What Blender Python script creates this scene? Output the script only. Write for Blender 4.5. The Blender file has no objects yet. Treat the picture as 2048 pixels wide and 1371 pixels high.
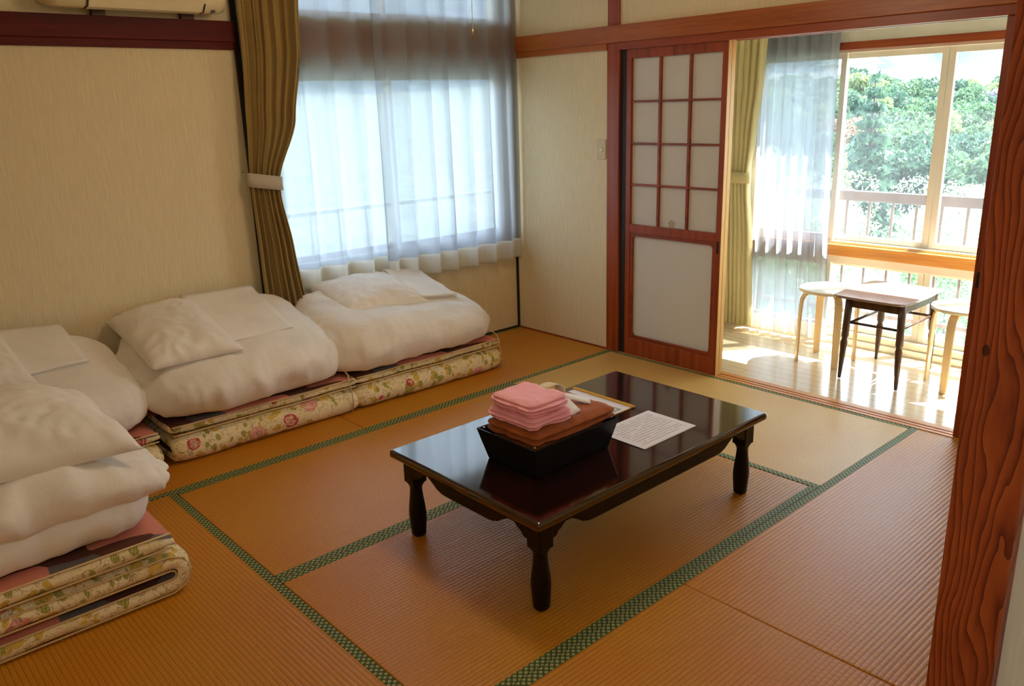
import bpy, bmesh, math, random
from mathutils import Vector, Matrix, noise
from math import sin, cos, pi, radians, exp, sqrt

sc = bpy.context.scene
C = sc.collection
random.seed(7)

# ---------------------------------------------------------------- camera, sky, sun, exposure
cam_d = bpy.data.cameras.new('camera')
cam_d.sensor_fit = 'HORIZONTAL'; cam_d.sensor_width = 36.0
cam_d.lens = 1630.8 * 36.0 / 2048.0
cam_d.clip_start = 0.05; cam_d.clip_end = 2000
cam = bpy.data.objects.new('camera', cam_d); C.objects.link(cam)
yaw, pit, rol = radians(138.223), radians(16.286), radians(-1.746)
d = Vector((cos(pit)*cos(yaw), cos(pit)*sin(yaw), -sin(pit)))
r = d.cross(Vector((0, 0, 1))).normalized(); u = r.cross(d)
r2 = cos(rol)*r + sin(rol)*u; u2 = -sin(rol)*r + cos(rol)*u
M = Matrix((r2, u2, -d)).transposed().to_4x4(); M.translation = Vector((4.093, -3.7307, 1.4957))
cam.matrix_world = M
sc.camera = cam
sc.view_settings.view_transform = 'Standard'
sc.view_settings.look = 'None'
sc.view_settings.gamma = 1.0
sc.view_settings.use_curve_mapping = False
sc.view_settings.exposure = 1.22
sc.cycles.max_bounces = 9; sc.cycles.diffuse_bounces = 6; sc.cycles.glossy_bounces = 4
sc.cycles.transmission_bounces = 6; sc.cycles.transparent_max_bounces = 16
sc.cycles.sample_clamp_indirect = 6.0
sc.cycles.caustics_reflective = False; sc.cycles.caustics_refractive = False
sc.cycles.use_denoising = True

world = bpy.data.worlds.new('sky'); sc.world = world
world.use_nodes = True
wn = world.node_tree.nodes; wl = world.node_tree.links
bg = wn['Background']
tc = wn.new('ShaderNodeTexCoord'); sep = wn.new('ShaderNodeSeparateXYZ'); wr = wn.new('ShaderNodeValToRGB')
wl.new(tc.outputs['Generated'], sep.inputs[0]); wl.new(sep.outputs['Z'], wr.inputs[0])
wr.color_ramp.elements[0].position = 0.0; wr.color_ramp.elements[0].color = (0.90, 0.96, 1.0, 1)
wr.color_ramp.elements[1].position = 0.7; wr.color_ramp.elements[1].color = (0.52, 0.72, 1.0, 1)
wl.new(wr.outputs[0], bg.inputs[0]); bg.inputs[1].default_value = 4.2

sun_d = bpy.data.lights.new('sun', 'SUN'); sun_d.energy = 17.0; sun_d.color = (1.0, 0.97, 0.93); sun_d.angle = radians(0.6)
sun = bpy.data.objects.new('sun', sun_d); C.objects.link(sun)
sun.rotation_euler = Vector((-0.32, -0.50, -0.86)).to_track_quat('-Z', 'Y').to_euler()

def area(name, loc, target, w, h, power, col=(1, 1, 1), portal=False):
    l = bpy.data.lights.new(name, 'AREA'); l.shape = 'RECTANGLE'; l.size = w; l.size_y = h; l.energy = power; l.color = col
    o = bpy.data.objects.new(name, l); C.objects.link(o); o.location = loc
    o.rotation_euler = (Vector(target)-Vector(loc)).to_track_quat('-Z', 'Y').to_euler()
    if portal: l.cycles.is_portal = True
    return o
area('portal_side', (-0.14, -0.94, 1.42), (1, -0.94, 1.42), 1.75, 1.7, 1, portal=True)
area('portal_front', (2.2, 1.16, 0.9), (2.2, 0, 0.9), 2.5, 1.75, 1, portal=True)
# unseen fill light added behind the camera to brighten the room
area('hall_fill_light', (4.6, -3.9, 2.30), (4.2, -3.2, 0), 0.8, 0.8, 10, (1.0, 0.96, 0.90))

# ---------------------------------------------------------------- materials
def srgb(r, g, b):
    f = lambda c: c/12.92 if c <= 0.04045 else ((c+0.055)/1.055)**2.4
    return (f(r/255), f(g/255), f(b/255), 1)
class NT:
    def __init__(s, name, rough=0.6, spec=0.5):
        s.m = bpy.data.materials.new(name); s.m.use_nodes = True
        s.n = s.m.node_tree.nodes; s.l = s.m.node_tree.links
        s.b = s.n['Principled BSDF']; s.b.inputs['Roughness'].default_value = rough
        s.b.inputs['Specular IOR Level'].default_value = spec
        s._tc = None
    def tc(s, kind='Object'):
        if s._tc is None: s._tc = s.n.new('ShaderNodeTexCoord')
        return s._tc.outputs[kind]
    def mapping(s, scale=(1, 1, 1), rot=(0, 0, 0), loc=(0, 0, 0), src=None):
        n = s.n.new('ShaderNodeMapping'); s.l.new(src or s.tc(), n.inputs[0])
        n.inputs['Scale'].default_value = scale; n.inputs['Rotation'].default_value = rot; n.inputs['Location'].default_value = loc
        return n.outputs[0]
    def noise(s, vec, scale=5, detail=3, rough=0.5, dist=0.0):
        n = s.n.new('ShaderNodeTexNoise'); s.l.new(vec, n.inputs['Vector'])
        n.inputs['Scale'].default_value = scale; n.inputs['Detail'].default_value = detail
        n.inputs['Roughness'].default_value = rough; n.inputs['Distortion'].default_value = dist
        return n.outputs['Fac']
    def voro(s, vec, scale=5, feature='F1', rnd=1.0, out='Distance'):
        n = s.n.new('ShaderNodeTexVoronoi'); n.feature = feature; s.l.new(vec, n.inputs['Vector'])
        n.inputs['Scale'].default_value = scale; n.inputs['Randomness'].default_value = rnd
        return n.outputs[out]
    def wave(s, vec, scale=5, dist=0, detail=2, dscale=1, axis='X', typ='BANDS'):
        n = s.n.new('ShaderNodeTexWave'); n.wave_type = typ
        if typ == 'BANDS': n.bands_direction = axis
        else: n.rings_direction = axis
        s.l.new(vec, n.inputs['Vector']); n.inputs['Scale'].default_value = scale; n.inputs['Distortion'].default_value = dist
        n.inputs['Detail'].default_value = detail; n.inputs['Detail Scale'].default_value = dscale
        return n.outputs['Fac']
    def math(s, op, a, b=None, c=None, clamp=False):
        n = s.n.new('ShaderNodeMath'); n.operation = op; n.use_clamp = clamp
        for i, v in enumerate((a, b, c)):
            if v is None: continue
            if isinstance(v, (int, float)): n.inputs[i].default_value = v
            else: s.l.new(v, n.inputs[i])
        return n.outputs[0]
    def ramp(s, fac, stops, interp='LINEAR'):
        n = s.n.new('ShaderNodeValToRGB'); n.color_ramp.interpolation = interp; s.l.new(fac, n.inputs[0])
        e = n.color_ramp.elements
        while len(e) < len(stops): e.new(0.5)
        for i, (p, c) in enumerate(stops): e[i].position = p; e[i].color = c
        return n.outputs[0]
    def mix(s, fac, a, b, mode='MIX'):
        n = s.n.new('ShaderNodeMix'); n.data_type = 'RGBA'; n.blend_type = mode
        for i, v in ((0, fac), (6, a), (7, b)):
            if isinstance(v, (int, float)): n.inputs[i].default_value = v
            elif isinstance(v, tuple): n.inputs[i].default_value = v
            else: s.l.new(v, n.inputs[i])
        return n.outputs[2]
    def sepxyz(s, vec):
        n = s.n.new('ShaderNodeSeparateXYZ'); s.l.new(vec, n.inputs[0]); return n.outputs
    def col(s, c):
        if isinstance(c, tuple): s.b.inputs['Base Color'].default_value = c
        else: s.l.new(c, s.b.inputs['Base Color'])
    def bump(s, h, strength=0.3, dist=0.01):
        n = s.n.new('ShaderNodeBump'); s.l.new(h, n.inputs['Height'])
        n.inputs['Strength'].default_value = strength; n.inputs['Distance'].default_value = dist
        s.l.new(n.outputs[0], s.b.inputs['Normal']); return n
def plain(name, c, rough=0.6, spec=0.5, metal=0.0, var=0.04, scale=12):
    t = NT(name, rough, spec)
    f = t.noise(t.tc(), scale, 3)
    k = lambda m: tuple(min(1, x*m) for x in c[:3]) + (1,)
    t.col(t.ramp(f, [(0.3, k(1-var)), (0.7, k(1+var))])); t.b.inputs['Metallic'].default_value = metal
    return t.m

def wallpaper(name, base, amp=0.10):
    t = NT(name, 0.85, 0.2)
    v = t.mapping((1, 1, 0.045))
    f1 = t.noise(v, 160, 4, 0.6, 0.4); f2 = t.noise(v, 420, 2, 0.5)
    f = t.math('ADD', t.math('MULTIPLY', f1, 0.65), t.math('MULTIPLY', f2, 0.35))
    k = lambda m: tuple(x*m for x in base[:3]) + (1,)
    t.col(t.ramp(f, [(0.35, k(1-amp)), (0.62, k(1+amp*0.6))]))
    t.bump(f, 0.35, 0.003)
    return t.m
M_wall = wallpaper('woven_wallpaper', (0.77, 0.66, 0.43, 1))
M_wall2 = wallpaper('pale_wallpaper', (0.66, 0.67, 0.62, 1), 0.06)
M_ceil = plain('ceiling_board', (0.62, 0.52, 0.36, 1), 0.8)
M_white_wall = plain('painted_white', (0.78, 0.77, 0.70, 1), 0.7)

def wood(name, c1, c2, c3, axis='X', scale=1.0, rough=0.38, dist=6, spec=0.5, bands=5.0):
    t = NT(name, rough, spec)
    s = {'X': (0.06, 1, 1), 'Y': (1, 0.06, 1), 'Z': (1, 1, 0.06)}[axis]
    v = t.mapping(tuple(a*scale for a in s))
    w = t.wave(v, bands, dist, 3, 1.6, {'X': 'Y', 'Y': 'X', 'Z': 'X'}[axis])
    f = t.noise(v, 90, 4, 0.6); g = t.noise(v, 14, 3, 0.5, 0.6)
    h = t.math('ADD', t.math('MULTIPLY', w, 0.12), t.math('ADD', t.math('MULTIPLY', f, 0.45), t.math('MULTIPLY', g, 0.43)))
    t.col(t.ramp(h, [(0.28, c1), (0.5, c2), (0.75, c3)])); t.bump(f, 0.12, 0.002)
    return t.m
RED = (srgb(100, 36, 14), srgb(148, 62, 24), srgb(170, 84, 36))
M_red_x = wood('red_brown_wood_along', *RED, axis='X')
M_red_y = wood('red_brown_wood_across', *RED, axis='Y')
M_red_z = wood('red_brown_wood_upright', *RED, axis='Z')
M_beam_x = wood('orange_brown_wood', srgb(130, 58, 18), srgb(165, 88, 34), srgb(185, 108, 48), axis='X')
M_beam_y = wood('dark_red_wood', srgb(52, 8, 6), srgb(84, 16, 10), srgb(104, 28, 16), axis='Y', rough=0.6, spec=0.25)
M_dark = plain('dark_seam_wood', (0.012, 0.008, 0.008, 1), 0.6)
M_honey = wood('honey_wood', srgb(176, 104, 34), srgb(206, 136, 56), srgb(222, 160, 80), axis='X', scale=1.2)
M_stile_sunlit = wood('sunlit_stile_wood', srgb(196, 140, 60), srgb(220, 168, 84), srgb(232, 190, 110), axis='Z')
M_birch = wood('birch_ply', srgb(214, 180, 128), srgb(228, 198, 148), srgb(238, 212, 168), axis='Z', scale=1.5, rough=0.35)
M_seat = plain('cream_birch_seat', srgb(236, 222, 186), 0.3)
M_darkwood = wood('dark_stained_wood', srgb(52, 30, 18), srgb(74, 46, 26), srgb(92, 60, 36), axis='Z', rough=0.3)

def column_wood():
    t = NT('figured_pine_column', 0.42, 0.4)
    v = t.mapping((1.0, 1.0, 0.10))
    sx = t.sepxyz(v)
    nz = t.noise(t.mapping((3.0, 3.0, 0.9)), 2.2, 2, 0.5, 0.0)
    ring = t.math('ADD', t.math('MULTIPLY', sx[0], 75.0), t.math('ADD', t.math('MULTIPLY', nz, 11.0), t.math('MULTIPLY', t.noise(t.mapping((9, 9, 1.6)), 2.0, 3, 0.55), 3.2)))
    fr = t.math('FRACT', ring)
    late = t.math('POWER', fr, 3.0)
    fine = t.noise(t.mapping((1, 1, 0.03)), 260, 3, 0.6)
    blot = t.noise(t.mapping((1, 1, 0.5)), 9, 4, 0.6)
    c = t.ramp(t.math('ADD', t.math('MULTIPLY', fr, 0.45), t.math('MULTIPLY', late, 0.55)), [(0.0, srgb(184, 92, 40)), (0.45, srgb(158, 70, 28)), (1.0, srgb(92, 32, 16))])
    c = t.mix(t.math('MULTIPLY', fine, 0.5), c, srgb(92, 32, 14))
    kn = t.math('LESS_THAN', t.voro(t.mapping((1, 1, 0.55)), 6.5), 0.055)
    c = t.mix(t.math('MULTIPLY', kn, 0.8), c, srgb(36, 10, 8))
    c = t.mix(t.ramp(blot, [(0.45, (0, 0, 0, 1)), (0.7, (0.35, 0.35, 0.35, 1))]), c, srgb(70, 20, 12))
    t.col(c); t.bump(late, 0.25, 0.002)
    return t.m
M_column = column_wood()

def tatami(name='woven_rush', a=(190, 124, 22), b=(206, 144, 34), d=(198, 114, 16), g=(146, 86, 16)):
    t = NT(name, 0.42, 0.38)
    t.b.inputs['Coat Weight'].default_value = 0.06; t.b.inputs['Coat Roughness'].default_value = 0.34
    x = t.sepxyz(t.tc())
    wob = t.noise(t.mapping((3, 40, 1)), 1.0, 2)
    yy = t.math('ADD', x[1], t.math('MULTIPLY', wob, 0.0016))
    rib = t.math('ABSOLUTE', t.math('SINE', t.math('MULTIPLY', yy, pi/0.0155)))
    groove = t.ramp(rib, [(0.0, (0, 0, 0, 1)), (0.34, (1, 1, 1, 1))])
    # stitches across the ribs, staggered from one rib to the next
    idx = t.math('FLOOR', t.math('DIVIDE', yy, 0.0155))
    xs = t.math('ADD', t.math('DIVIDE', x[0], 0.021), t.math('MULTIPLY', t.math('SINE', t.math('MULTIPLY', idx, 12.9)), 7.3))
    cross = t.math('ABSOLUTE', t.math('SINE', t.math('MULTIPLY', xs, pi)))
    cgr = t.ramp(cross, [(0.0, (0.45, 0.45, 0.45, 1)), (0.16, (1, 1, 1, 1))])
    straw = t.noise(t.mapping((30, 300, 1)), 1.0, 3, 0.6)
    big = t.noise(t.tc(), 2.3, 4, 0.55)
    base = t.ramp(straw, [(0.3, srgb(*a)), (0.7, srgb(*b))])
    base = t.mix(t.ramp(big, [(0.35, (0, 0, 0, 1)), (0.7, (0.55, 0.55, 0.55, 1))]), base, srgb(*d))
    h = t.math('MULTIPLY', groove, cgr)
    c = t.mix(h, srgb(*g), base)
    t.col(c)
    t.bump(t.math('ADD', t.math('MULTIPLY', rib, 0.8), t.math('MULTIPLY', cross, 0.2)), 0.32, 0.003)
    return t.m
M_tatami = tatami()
M_tatami_sheen = tatami('sheen_toned_rush', (206, 160, 82), (222, 184, 108), (206, 152, 70), (170, 120, 54))  # paler rush colours stand in for the sheen on the sill mat
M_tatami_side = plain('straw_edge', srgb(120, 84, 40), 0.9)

def heri():
    t = NT('green_checked_border', 0.6, 0.3)
    x = t.sepxyz(t.tc())
    p = 0.0215
    a = t.math('DIVIDE', t.math('ADD', x[0], x[1]), p); b = t.math('DIVIDE', t.math('SUBTRACT', x[0], x[1]), p)
    fa = t.math('FRACT', a); fb = t.math('FRACT', b)
    sq = t.math('MULTIPLY', t.math('GREATER_THAN', fa, 0.48), t.math('GREATER_THAN', fb, 0.48))
    la = t.math('LESS_THAN', t.math('ABSOLUTE', t.math('SUBTRACT', fa, 0.74)), 0.045)
    lb = t.math('LESS_THAN', t.math('ABSOLUTE', t.math('SUBTRACT', fb, 0.74)), 0.045)
    ln = t.math('MAXIMUM', la, lb)
    g = t.mix(t.math('MULTIPLY', t.math('GREATER_THAN', fa, 0.48), 0.5), srgb(52, 74, 34), srgb(86, 112, 56))
    g = t.mix(t.math('MULTIPLY', t.math('GREATER_THAN', fb, 0.48), 0.4), g, srgb(96, 122, 62))
    c = t.mix(sq, g, srgb(206, 190, 130))
    c = t.mix(t.math('MULTIPLY', ln, sq), c, srgb(110, 110, 60))
    t.col(c); t.bump(sq, 0.3, 0.001)
    return t.m
M_heri = heri()

def laminate():
    t = NT('pale_laminate_boards', 0.16, 0.5)
    x = t.sepxyz(t.tc())
    row = t.math('DIVIDE', x[1], 0.076)
    fr = t.math('FRACT', row); idx = t.math('FLOOR', row)
    gap = t.math('LESS_THAN', fr, 0.045)
    end = t.math('LESS_THAN', t.math('FRACT', t.math('ADD', t.math('DIVIDE', x[0], 0.9), t.math('MULTIPLY', t.math('SINE', t.math('MULTIPLY', idx, 5.3)), 3.1))), 0.003)
    g = t.noise(t.mapping((3, 60, 1)), 1.0, 4, 0.6)
    tone = t.math('FRACT', t.math('MULTIPLY', t.math('SINE', t.math('MULTIPLY', idx, 12.7)), 9.1))
    c = t.ramp(t.math('ADD', t.math('MULTIPLY', g, 0.7), t.math('MULTIPLY', tone, 0.2)), [(0.25, srgb(214, 190, 150)), (0.7, srgb(230, 210, 176))])
    c = t.mix(t.math('MAXIMUM', gap, end), c, srgb(170, 138, 100))
    t.col(c); t.bump(t.math('SUBTRACT', 1.0, gap), 0.3, 0.001)
    return t.m
M_laminate = laminate()

def cloth(name, c, rough=0.85, amp=0.05, bscale=900, bstr=0.15, wr=0.0, trans=0.0):
    t = NT(name, rough, 0.25)
    f = t.noise(t.tc(), bscale, 2); g = t.noise(t.tc(), 7, 4, 0.6)
    k = lambda m: tuple(min(1, x*m) for x in c[:3]) + (1,)
    t.col(t.ramp(g, [(0.3, k(1-amp)), (0.7, k(1+amp))]))
    if wr > 0:
        w = t.noise(t.tc(), 16, 5, 0.55, 1.2)
        h = t.math('ADD', t.math('MULTIPLY', w, 1.0), t.math('MULTIPLY', f, 0.03))
        t.bump(h, wr, 0.03)
    else: t.bump(f, bstr, 0.002)
    t.b.inputs['Sheen Weight'].default_value = 0.15
    return t.m
M_cotton = cloth('white_cotton', (0.84, 0.79, 0.72, 1), wr=0.13)
M_cotton2 = cloth('white_cotton_smooth', (0.86, 0.81, 0.74, 1), wr=0.07)
M_piping = plain('white_piping', (0.88, 0.86, 0.80, 1), 0.7)
M_cream_cord = plain('cream_cord', srgb(214, 184, 132), 0.8)
M_khaki = cloth('olive_khaki_drape', srgb(168, 142, 84), amp=0.07, bscale=500)
M_tie = cloth('pale_grey_tieback', srgb(190, 178, 160))
M_khaki2 = cloth('light_khaki_drape', srgb(206, 192, 140), amp=0.04, bscale=500)
M_brown_towel = cloth('brown_terry', srgb(156, 82, 26), amp=0.12, bscale=260, bstr=0.9)
M_pink_towel = cloth('pink_terry', srgb(255, 182, 196), amp=0.05, bscale=300, bstr=0.9)
M_cream_cloth = cloth('cream_ribbon', srgb(232, 216, 184))
M_white_cloth = cloth('white_ribbon', srgb(236, 234, 236))

def floral(name, seed):
    t = NT(name, 0.8, 0.25)
    v0 = t.mapping((1, 1, 1), loc=(seed*3.1, seed*1.7, seed*0.9))
    nv = t.n.new('ShaderNodeTexNoise'); t.l.new(v0, nv.inputs['Vector']); nv.inputs['Scale'].default_value = 9
    va = t.n.new('ShaderNodeVectorMath'); va.operation = 'MULTIPLY_ADD'; t.l.new(nv.outputs['Color'], va.inputs[0])
    va.inputs[1].default_value = (0.05, 0.05, 0.05); t.l.new(v0, va.inputs[2])
    v = va.outputs[0]
    c = t.ramp(t.noise(v, 6, 3), [(0.3, srgb(232, 212, 160)), (0.7, srgb(240, 224, 184))])
    # yellow sprays
    ys = t.voro(v, 19, out='Distance'); yr = t.noise(v0, 7, 2)
    c = t.mix(t.math('MULTIPLY', t.math('LESS_THAN', ys, 0.40), t.math('GREATER_THAN', yr, 0.50)), c, srgb(214, 180, 84))
    # leaves
    vl = t.mapping((1.0, 2.1, 1.5), rot=(0.5, 0.3, 0.7), src=v)
    ls = t.voro(vl, 12, out='Distance'); lr = t.noise(v0, 9, 2)
    leaf = t.math('MULTIPLY', t.math('LESS_THAN', ls, 0.36), t.math('GREATER_THAN', lr, 0.47))
    vein = t.wave(vl, 40, 3, 2, 2)
    c = t.mix(leaf, c, t.mix(vein, srgb(140, 138, 58), srgb(192, 184, 104)))
    # roses with petal rings
    rd = t.voro(v, 7.5, out='Distance'); rc = t.voro(v, 7.5, out='Color')
    pick = t.sepxyz(rc)
    ring = t.math('SINE', t.math('ADD', t.math('MULTIPLY', rd, 46), t.math('MULTIPLY', t.noise(v, 40, 2), 9)))
    rose = t.math('MULTIPLY', t.math('LESS_THAN', rd, 0.31), t.math('GREATER_THAN', pick[0], 0.50))
    rcol = t.mix(t.math('GREATER_THAN', pick[1], 0.5), srgb(222, 150, 140), srgb(196, 66, 70))
    rcol = t.mix(t.math('MULTIPLY', t.math('GREATER_THAN', ring, 0.25), 0.55), rcol, srgb(240, 206, 180))
    sk = t.math('MULTIPLY', rose, t.ramp(t.noise(v0, 34, 3, 0.6), [(0.35, (0.25, 0.25, 0.25, 1)), (0.5, (1, 1, 1, 1))]))
    c = t.mix(sk, c, rcol)
    # brown pen lines
    l1 = t.math('ABSOLUTE', t.math('SUBTRACT', t.noise(v, 22, 2, 0.5, 1.0), 0.5))
    c = t.mix(t.math('MULTIPLY', t.math('LESS_THAN', l1, 0.011), 0.6), c, srgb(120, 88, 44))
    l2 = t.math('ABSOLUTE', t.math('SUBTRACT', t.noise(v, 13, 3, 0.6, 2.0), 0.47))
    c = t.mix(t.math('MULTIPLY', t.math('LESS_THAN', l2, 0.007), 0.55), c, srgb(150, 110, 60))
    t.col(c); t.bump(t.noise(v0, 30, 3), 0.25, 0.01)
    return t.m
M_floral = [floral('floral_cotton_%d' % i, i) for i in range(4)]
def patch():
    t = NT('pink_brown_patchwork', 0.85, 0.2)
    v = t.mapping((1, 1, 0.02), rot=(0, 0, 0.05))
    n = t.n.new('ShaderNodeTexVoronoi'); n.distance = 'CHEBYCHEV'; t.l.new(v, n.inputs['Vector']); n.inputs['Scale'].default_value = 6.5
    n.inputs['Randomness'].default_value = 0.35
    p = t.sepxyz(n.outputs['Color'])
    c = t.mix(t.math('GREATER_THAN', p[0], 0.45), srgb(206, 126, 104), srgb(96, 58, 44))
    c = t.mix(t.math('GREATER_THAN', p[0], 0.80), c, srgb(110, 104, 100))
    c = t.mix(t.math('MULTIPLY', t.noise(v, 120, 3, 0.7), 0.35), c, srgb(70, 30, 24))
    c = t.mix(t.math('MULTIPLY', t.math('LESS_THAN', p[0], 0.45), 0.7), c, srgb(208, 130, 108))
    t.col(c); t.bump(t.wave(t.mapping((1, 1, 1)), 60, 2, 1), 0.2, 0.003)
    return t.m
M_patch = patch()

def lacquer():
    t = NT('dark_lacquered_wood', 0.09, 1.0); t.b.inputs['Coat Weight'].default_value = 0.45; t.b.inputs['Coat Roughness'].default_value = 0.06; t.b.inputs['Coat IOR'].default_value = 1.7
    t.b.inputs['Specular Tint'].default_value = (1.0, 0.84, 0.72, 1)
    v = t.mapping((1, 0.08, 1))
    f = t.noise(v, 40, 4, 0.6, 0.3)
    t.col(t.ramp(f, [(0.3, srgb(20, 4, 3)), (0.7, srgb(38, 9, 5))]))
    t.bump(t.noise(t.tc(), 30, 2), 0.02, 0.002)
    return t.m
M_lacquer = lacquer()
M_lacquer_dark = plain('black_brown_lacquer', srgb(9, 4, 4), 0.3, 0.25)
M_black = plain('black_lacquer', (0.004, 0.004, 0.005, 1), 0.35, 0.25)
M_alu = plain('anodised_aluminium', srgb(232, 224, 208), 0.4, 0.5, 0.0, 0.02)
M_plastic = plain('cream_plastic', srgb(216, 200, 160), 0.4)
M_plastic_dark = plain('dark_plastic', srgb(30, 22, 20), 0.4)
M_bracket = plain('brown_bracket', srgb(84, 56, 50), 0.6)
M_switch = plain('ivory_plastic', srgb(206, 190, 146), 0.35)
M_rail_brown = plain('brown_painted_metal', srgb(118, 94, 82), 0.45)
M_rail_pale = plain('pale_metal', srgb(220, 216, 200), 0.35)
M_steel = plain('steel_hook', (0.6, 0.6, 0.6, 1), 0.3, 0.5, 0.9)
M_glow_off = plain('frosted_lamp_shade', (0.85, 0.84, 0.8, 1), 0.5)

def paper(name):
    t = NT(name, 0.6, 0.3)
    x = t.sepxyz(t.tc())
    row = t.math('DIVIDE', x[0], 0.0155); fr = t.math('FRACT', row); idx = t.math('FLOOR', row)
    inrow = t.math('LESS_THAN', t.math('ABSOLUTE', t.math('SUBTRACT', fr, 0.5)), 0.24)
    strokes = t.noise(t.mapping((700, 420, 1)), 1.0, 2, 0.5)
    words = t.noise(t.mapping((64, 34, 1)), 1.0, 1)
    ink = t.math('MULTIPLY', t.math('GREATER_THAN', strokes, 0.50), t.math('GREATER_THAN', words, 0.40))
    edge = t.math('MULTIPLY', t.math('LESS_THAN', t.math('ABSOLUTE', x[0]), 0.094), t.math('LESS_THAN', t.math('ABSOLUTE', t.math('SUBTRACT', x[1], 0.0)), 0.125))
    k = t.math('MULTIPLY', t.math('MULTIPLY', ink, inrow), edge)
    t.col(t.mix(t.math('MULTIPLY', k, 0.75), srgb(232, 228, 236), srgb(110, 96, 84)))
    return t.m
M_paper = paper('printed_paper')
M_white_paper = plain('white_paper', srgb(226, 224, 238), 0.5)
M_gold = plain('gold_board', srgb(198, 150, 44), 0.4)
M_stamp = plain('grey_stamp', srgb(150, 150, 120), 0.6)

def sheer(name, c, clear, refl=0.3):
    m = bpy.data.materials.new(name); m.use_nodes = True; n = m.node_tree.nodes; l = m.node_tree.links
    n.remove(n['Principled BSDF']); out = n['Material Output']
    tcn = n.new('ShaderNodeTexCoord'); mp = n.new('ShaderNodeMapping'); mp.inputs['Scale'].default_value = (1, 1, 0.012); l.new(tcn.outputs['Object'], mp.inputs[0])
    nz = n.new('ShaderNodeTexNoise'); nz.inputs['Scale'].default_value = 260; nz.inputs['Detail'].default_value = 3; l.new(mp.outputs[0], nz.inputs[0])
    mr = n.new('ShaderNodeMapRange'); l.new(nz.outputs[0], mr.inputs[0]); mr.inputs[1].default_value = 0.3; mr.inputs[2].default_value = 0.7
    mr.inputs[3].default_value = clear*0.7; mr.inputs[4].default_value = clear*1.3
    tr = n.new('ShaderNodeBsdfTranslucent'); tr.inputs[0].default_value = c
    df = n.new('ShaderNodeBsdfDiffuse'); df.inputs[0].default_value = c
    tp = n.new('ShaderNodeBsdfTransparent'); tp.inputs[0].default_value = (0.97, 0.98, 1, 1)
    m1 = n.new('ShaderNodeMixShader'); m1.inputs[0].default_value = refl; l.new(tr.outputs[0], m1.inputs[1]); l.new(df.outputs[0], m1.inputs[2])
    m2 = n.new('ShaderNodeMixShader'); l.new(mr.outputs[0], m2.inputs[0]); l.new(m1.outputs[0], m2.inputs[1]); l.new(tp.outputs[0], m2.inputs[2])
    l.new(m2.outputs[0], out.inputs[0])
    return m
M_sheer = sheer('white_voile', (0.44, 0.455, 0.49, 1), 0.14)
M_hem = sheer('doubled_voile', (0.86, 0.84, 0.78, 1), 0.05, 0.45)
M_shoji = sheer('frosted_pane', (0.84, 0.82, 0.78, 1), 0.0, 0.62)
def glass():
    m = bpy.data.materials.new('window_glass'); m.use_nodes = True; n = m.node_tree.nodes; l = m.node_tree.links
    n.remove(n['Principled BSDF']); out = n['Material Output']
    tp = n.new('ShaderNodeBsdfTransparent'); tp.inputs[0].default_value = (0.93, 0.96, 0.96, 1)
    gl = n.new('ShaderNodeBsdfGlossy'); gl.inputs['Roughness'].default_value = 0.02
    tl = n.new('ShaderNodeBsdfTranslucent'); tl.inputs[0].default_value = (0.85, 0.93, 1, 1)
    nz = n.new('ShaderNodeTexNoise'); nz.inputs['Scale'].default_value = 3
    mr = n.new('ShaderNodeMapRange'); l.new(nz.outputs[0], mr.inputs[0]); mr.inputs[3].default_value = 0.008; mr.inputs[4].default_value = 0.024
    m1 = n.new('ShaderNodeMixShader'); m1.inputs[0].default_value = 0.035; l.new(tp.outputs[0], m1.inputs[1]); l.new(gl.outputs[0], m1.inputs[2])
    m2 = n.new('ShaderNodeMixShader'); l.new(mr.outputs[0], m2.inputs[0]); l.new(m1.outputs[0], m2.inputs[1]); l.new(tl.outputs[0], m2.inputs[2])
    l.new(m2.outputs[0], out.inputs[0])
    return m
M_glass = glass()

def leafmat(name, c1, c2, tr=0.35):
    m = bpy.data.materials.new(name); m.use_nodes = True; n = m.node_tree.nodes; l = m.node_tree.links
    b = n['Principled BSDF']; out = n['Material Output']; b.inputs['Roughness'].default_value = 0.5
    tcn = n.new('ShaderNodeTexCoord'); nz = n.new('ShaderNodeTexNoise'); nz.inputs['Scale'].default_value = 2.5; nz.inputs['Detail'].default_value = 6
    l.new(tcn.outputs['Object'], nz.inputs[0])
    rp = n.new('ShaderNodeValToRGB'); l.new(nz.outputs[0], rp.inputs[0])
    rp.color_ramp.elements[0].position = 0.35; rp.color_ramp.elements[0].color = c1; rp.color_ramp.elements[1].position = 0.65; rp.color_ramp.elements[1].color = c2
    l.new(rp.outputs[0], b.inputs['Base Color'])
    t = n.new('ShaderNodeBsdfTranslucent'); l.new(rp.outputs[0], t.inputs[0])
    mx = n.new('ShaderNodeMixShader'); mx.inputs[0].default_value = tr; l.new(b.outputs[0], mx.inputs[1]); l.new(t.outputs[0], mx.inputs[2]); l.new(mx.outputs[0], out.inputs[0])
    return m
M_leaf = [leafmat('deep_green_leaves', (0.035, 0.085, 0.05, 1), (0.09, 0.17, 0.09, 1)),
          leafmat('mid_green_leaves', (0.06, 0.13, 0.06, 1), (0.16, 0.25, 0.11, 1)),
          leafmat('yellow_green_leaves', (0.16, 0.22, 0.07, 1), (0.30, 0.35, 0.14, 1)),
          leafmat('russet_leaves', (0.20, 0.11, 0.07, 1), (0.32, 0.20, 0.12, 1)),
          leafmat('grey_twigs', (0.16, 0.15, 0.15, 1), (0.27, 0.25, 0.25, 1))]
M_bush = leafmat('light_shrub_leaves', (0.20, 0.32, 0.14, 1), (0.55, 0.62, 0.42, 1), 0.45)
M_bark = plain('bark', (0.10, 0.08, 0.07, 1), 0.9)
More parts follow.
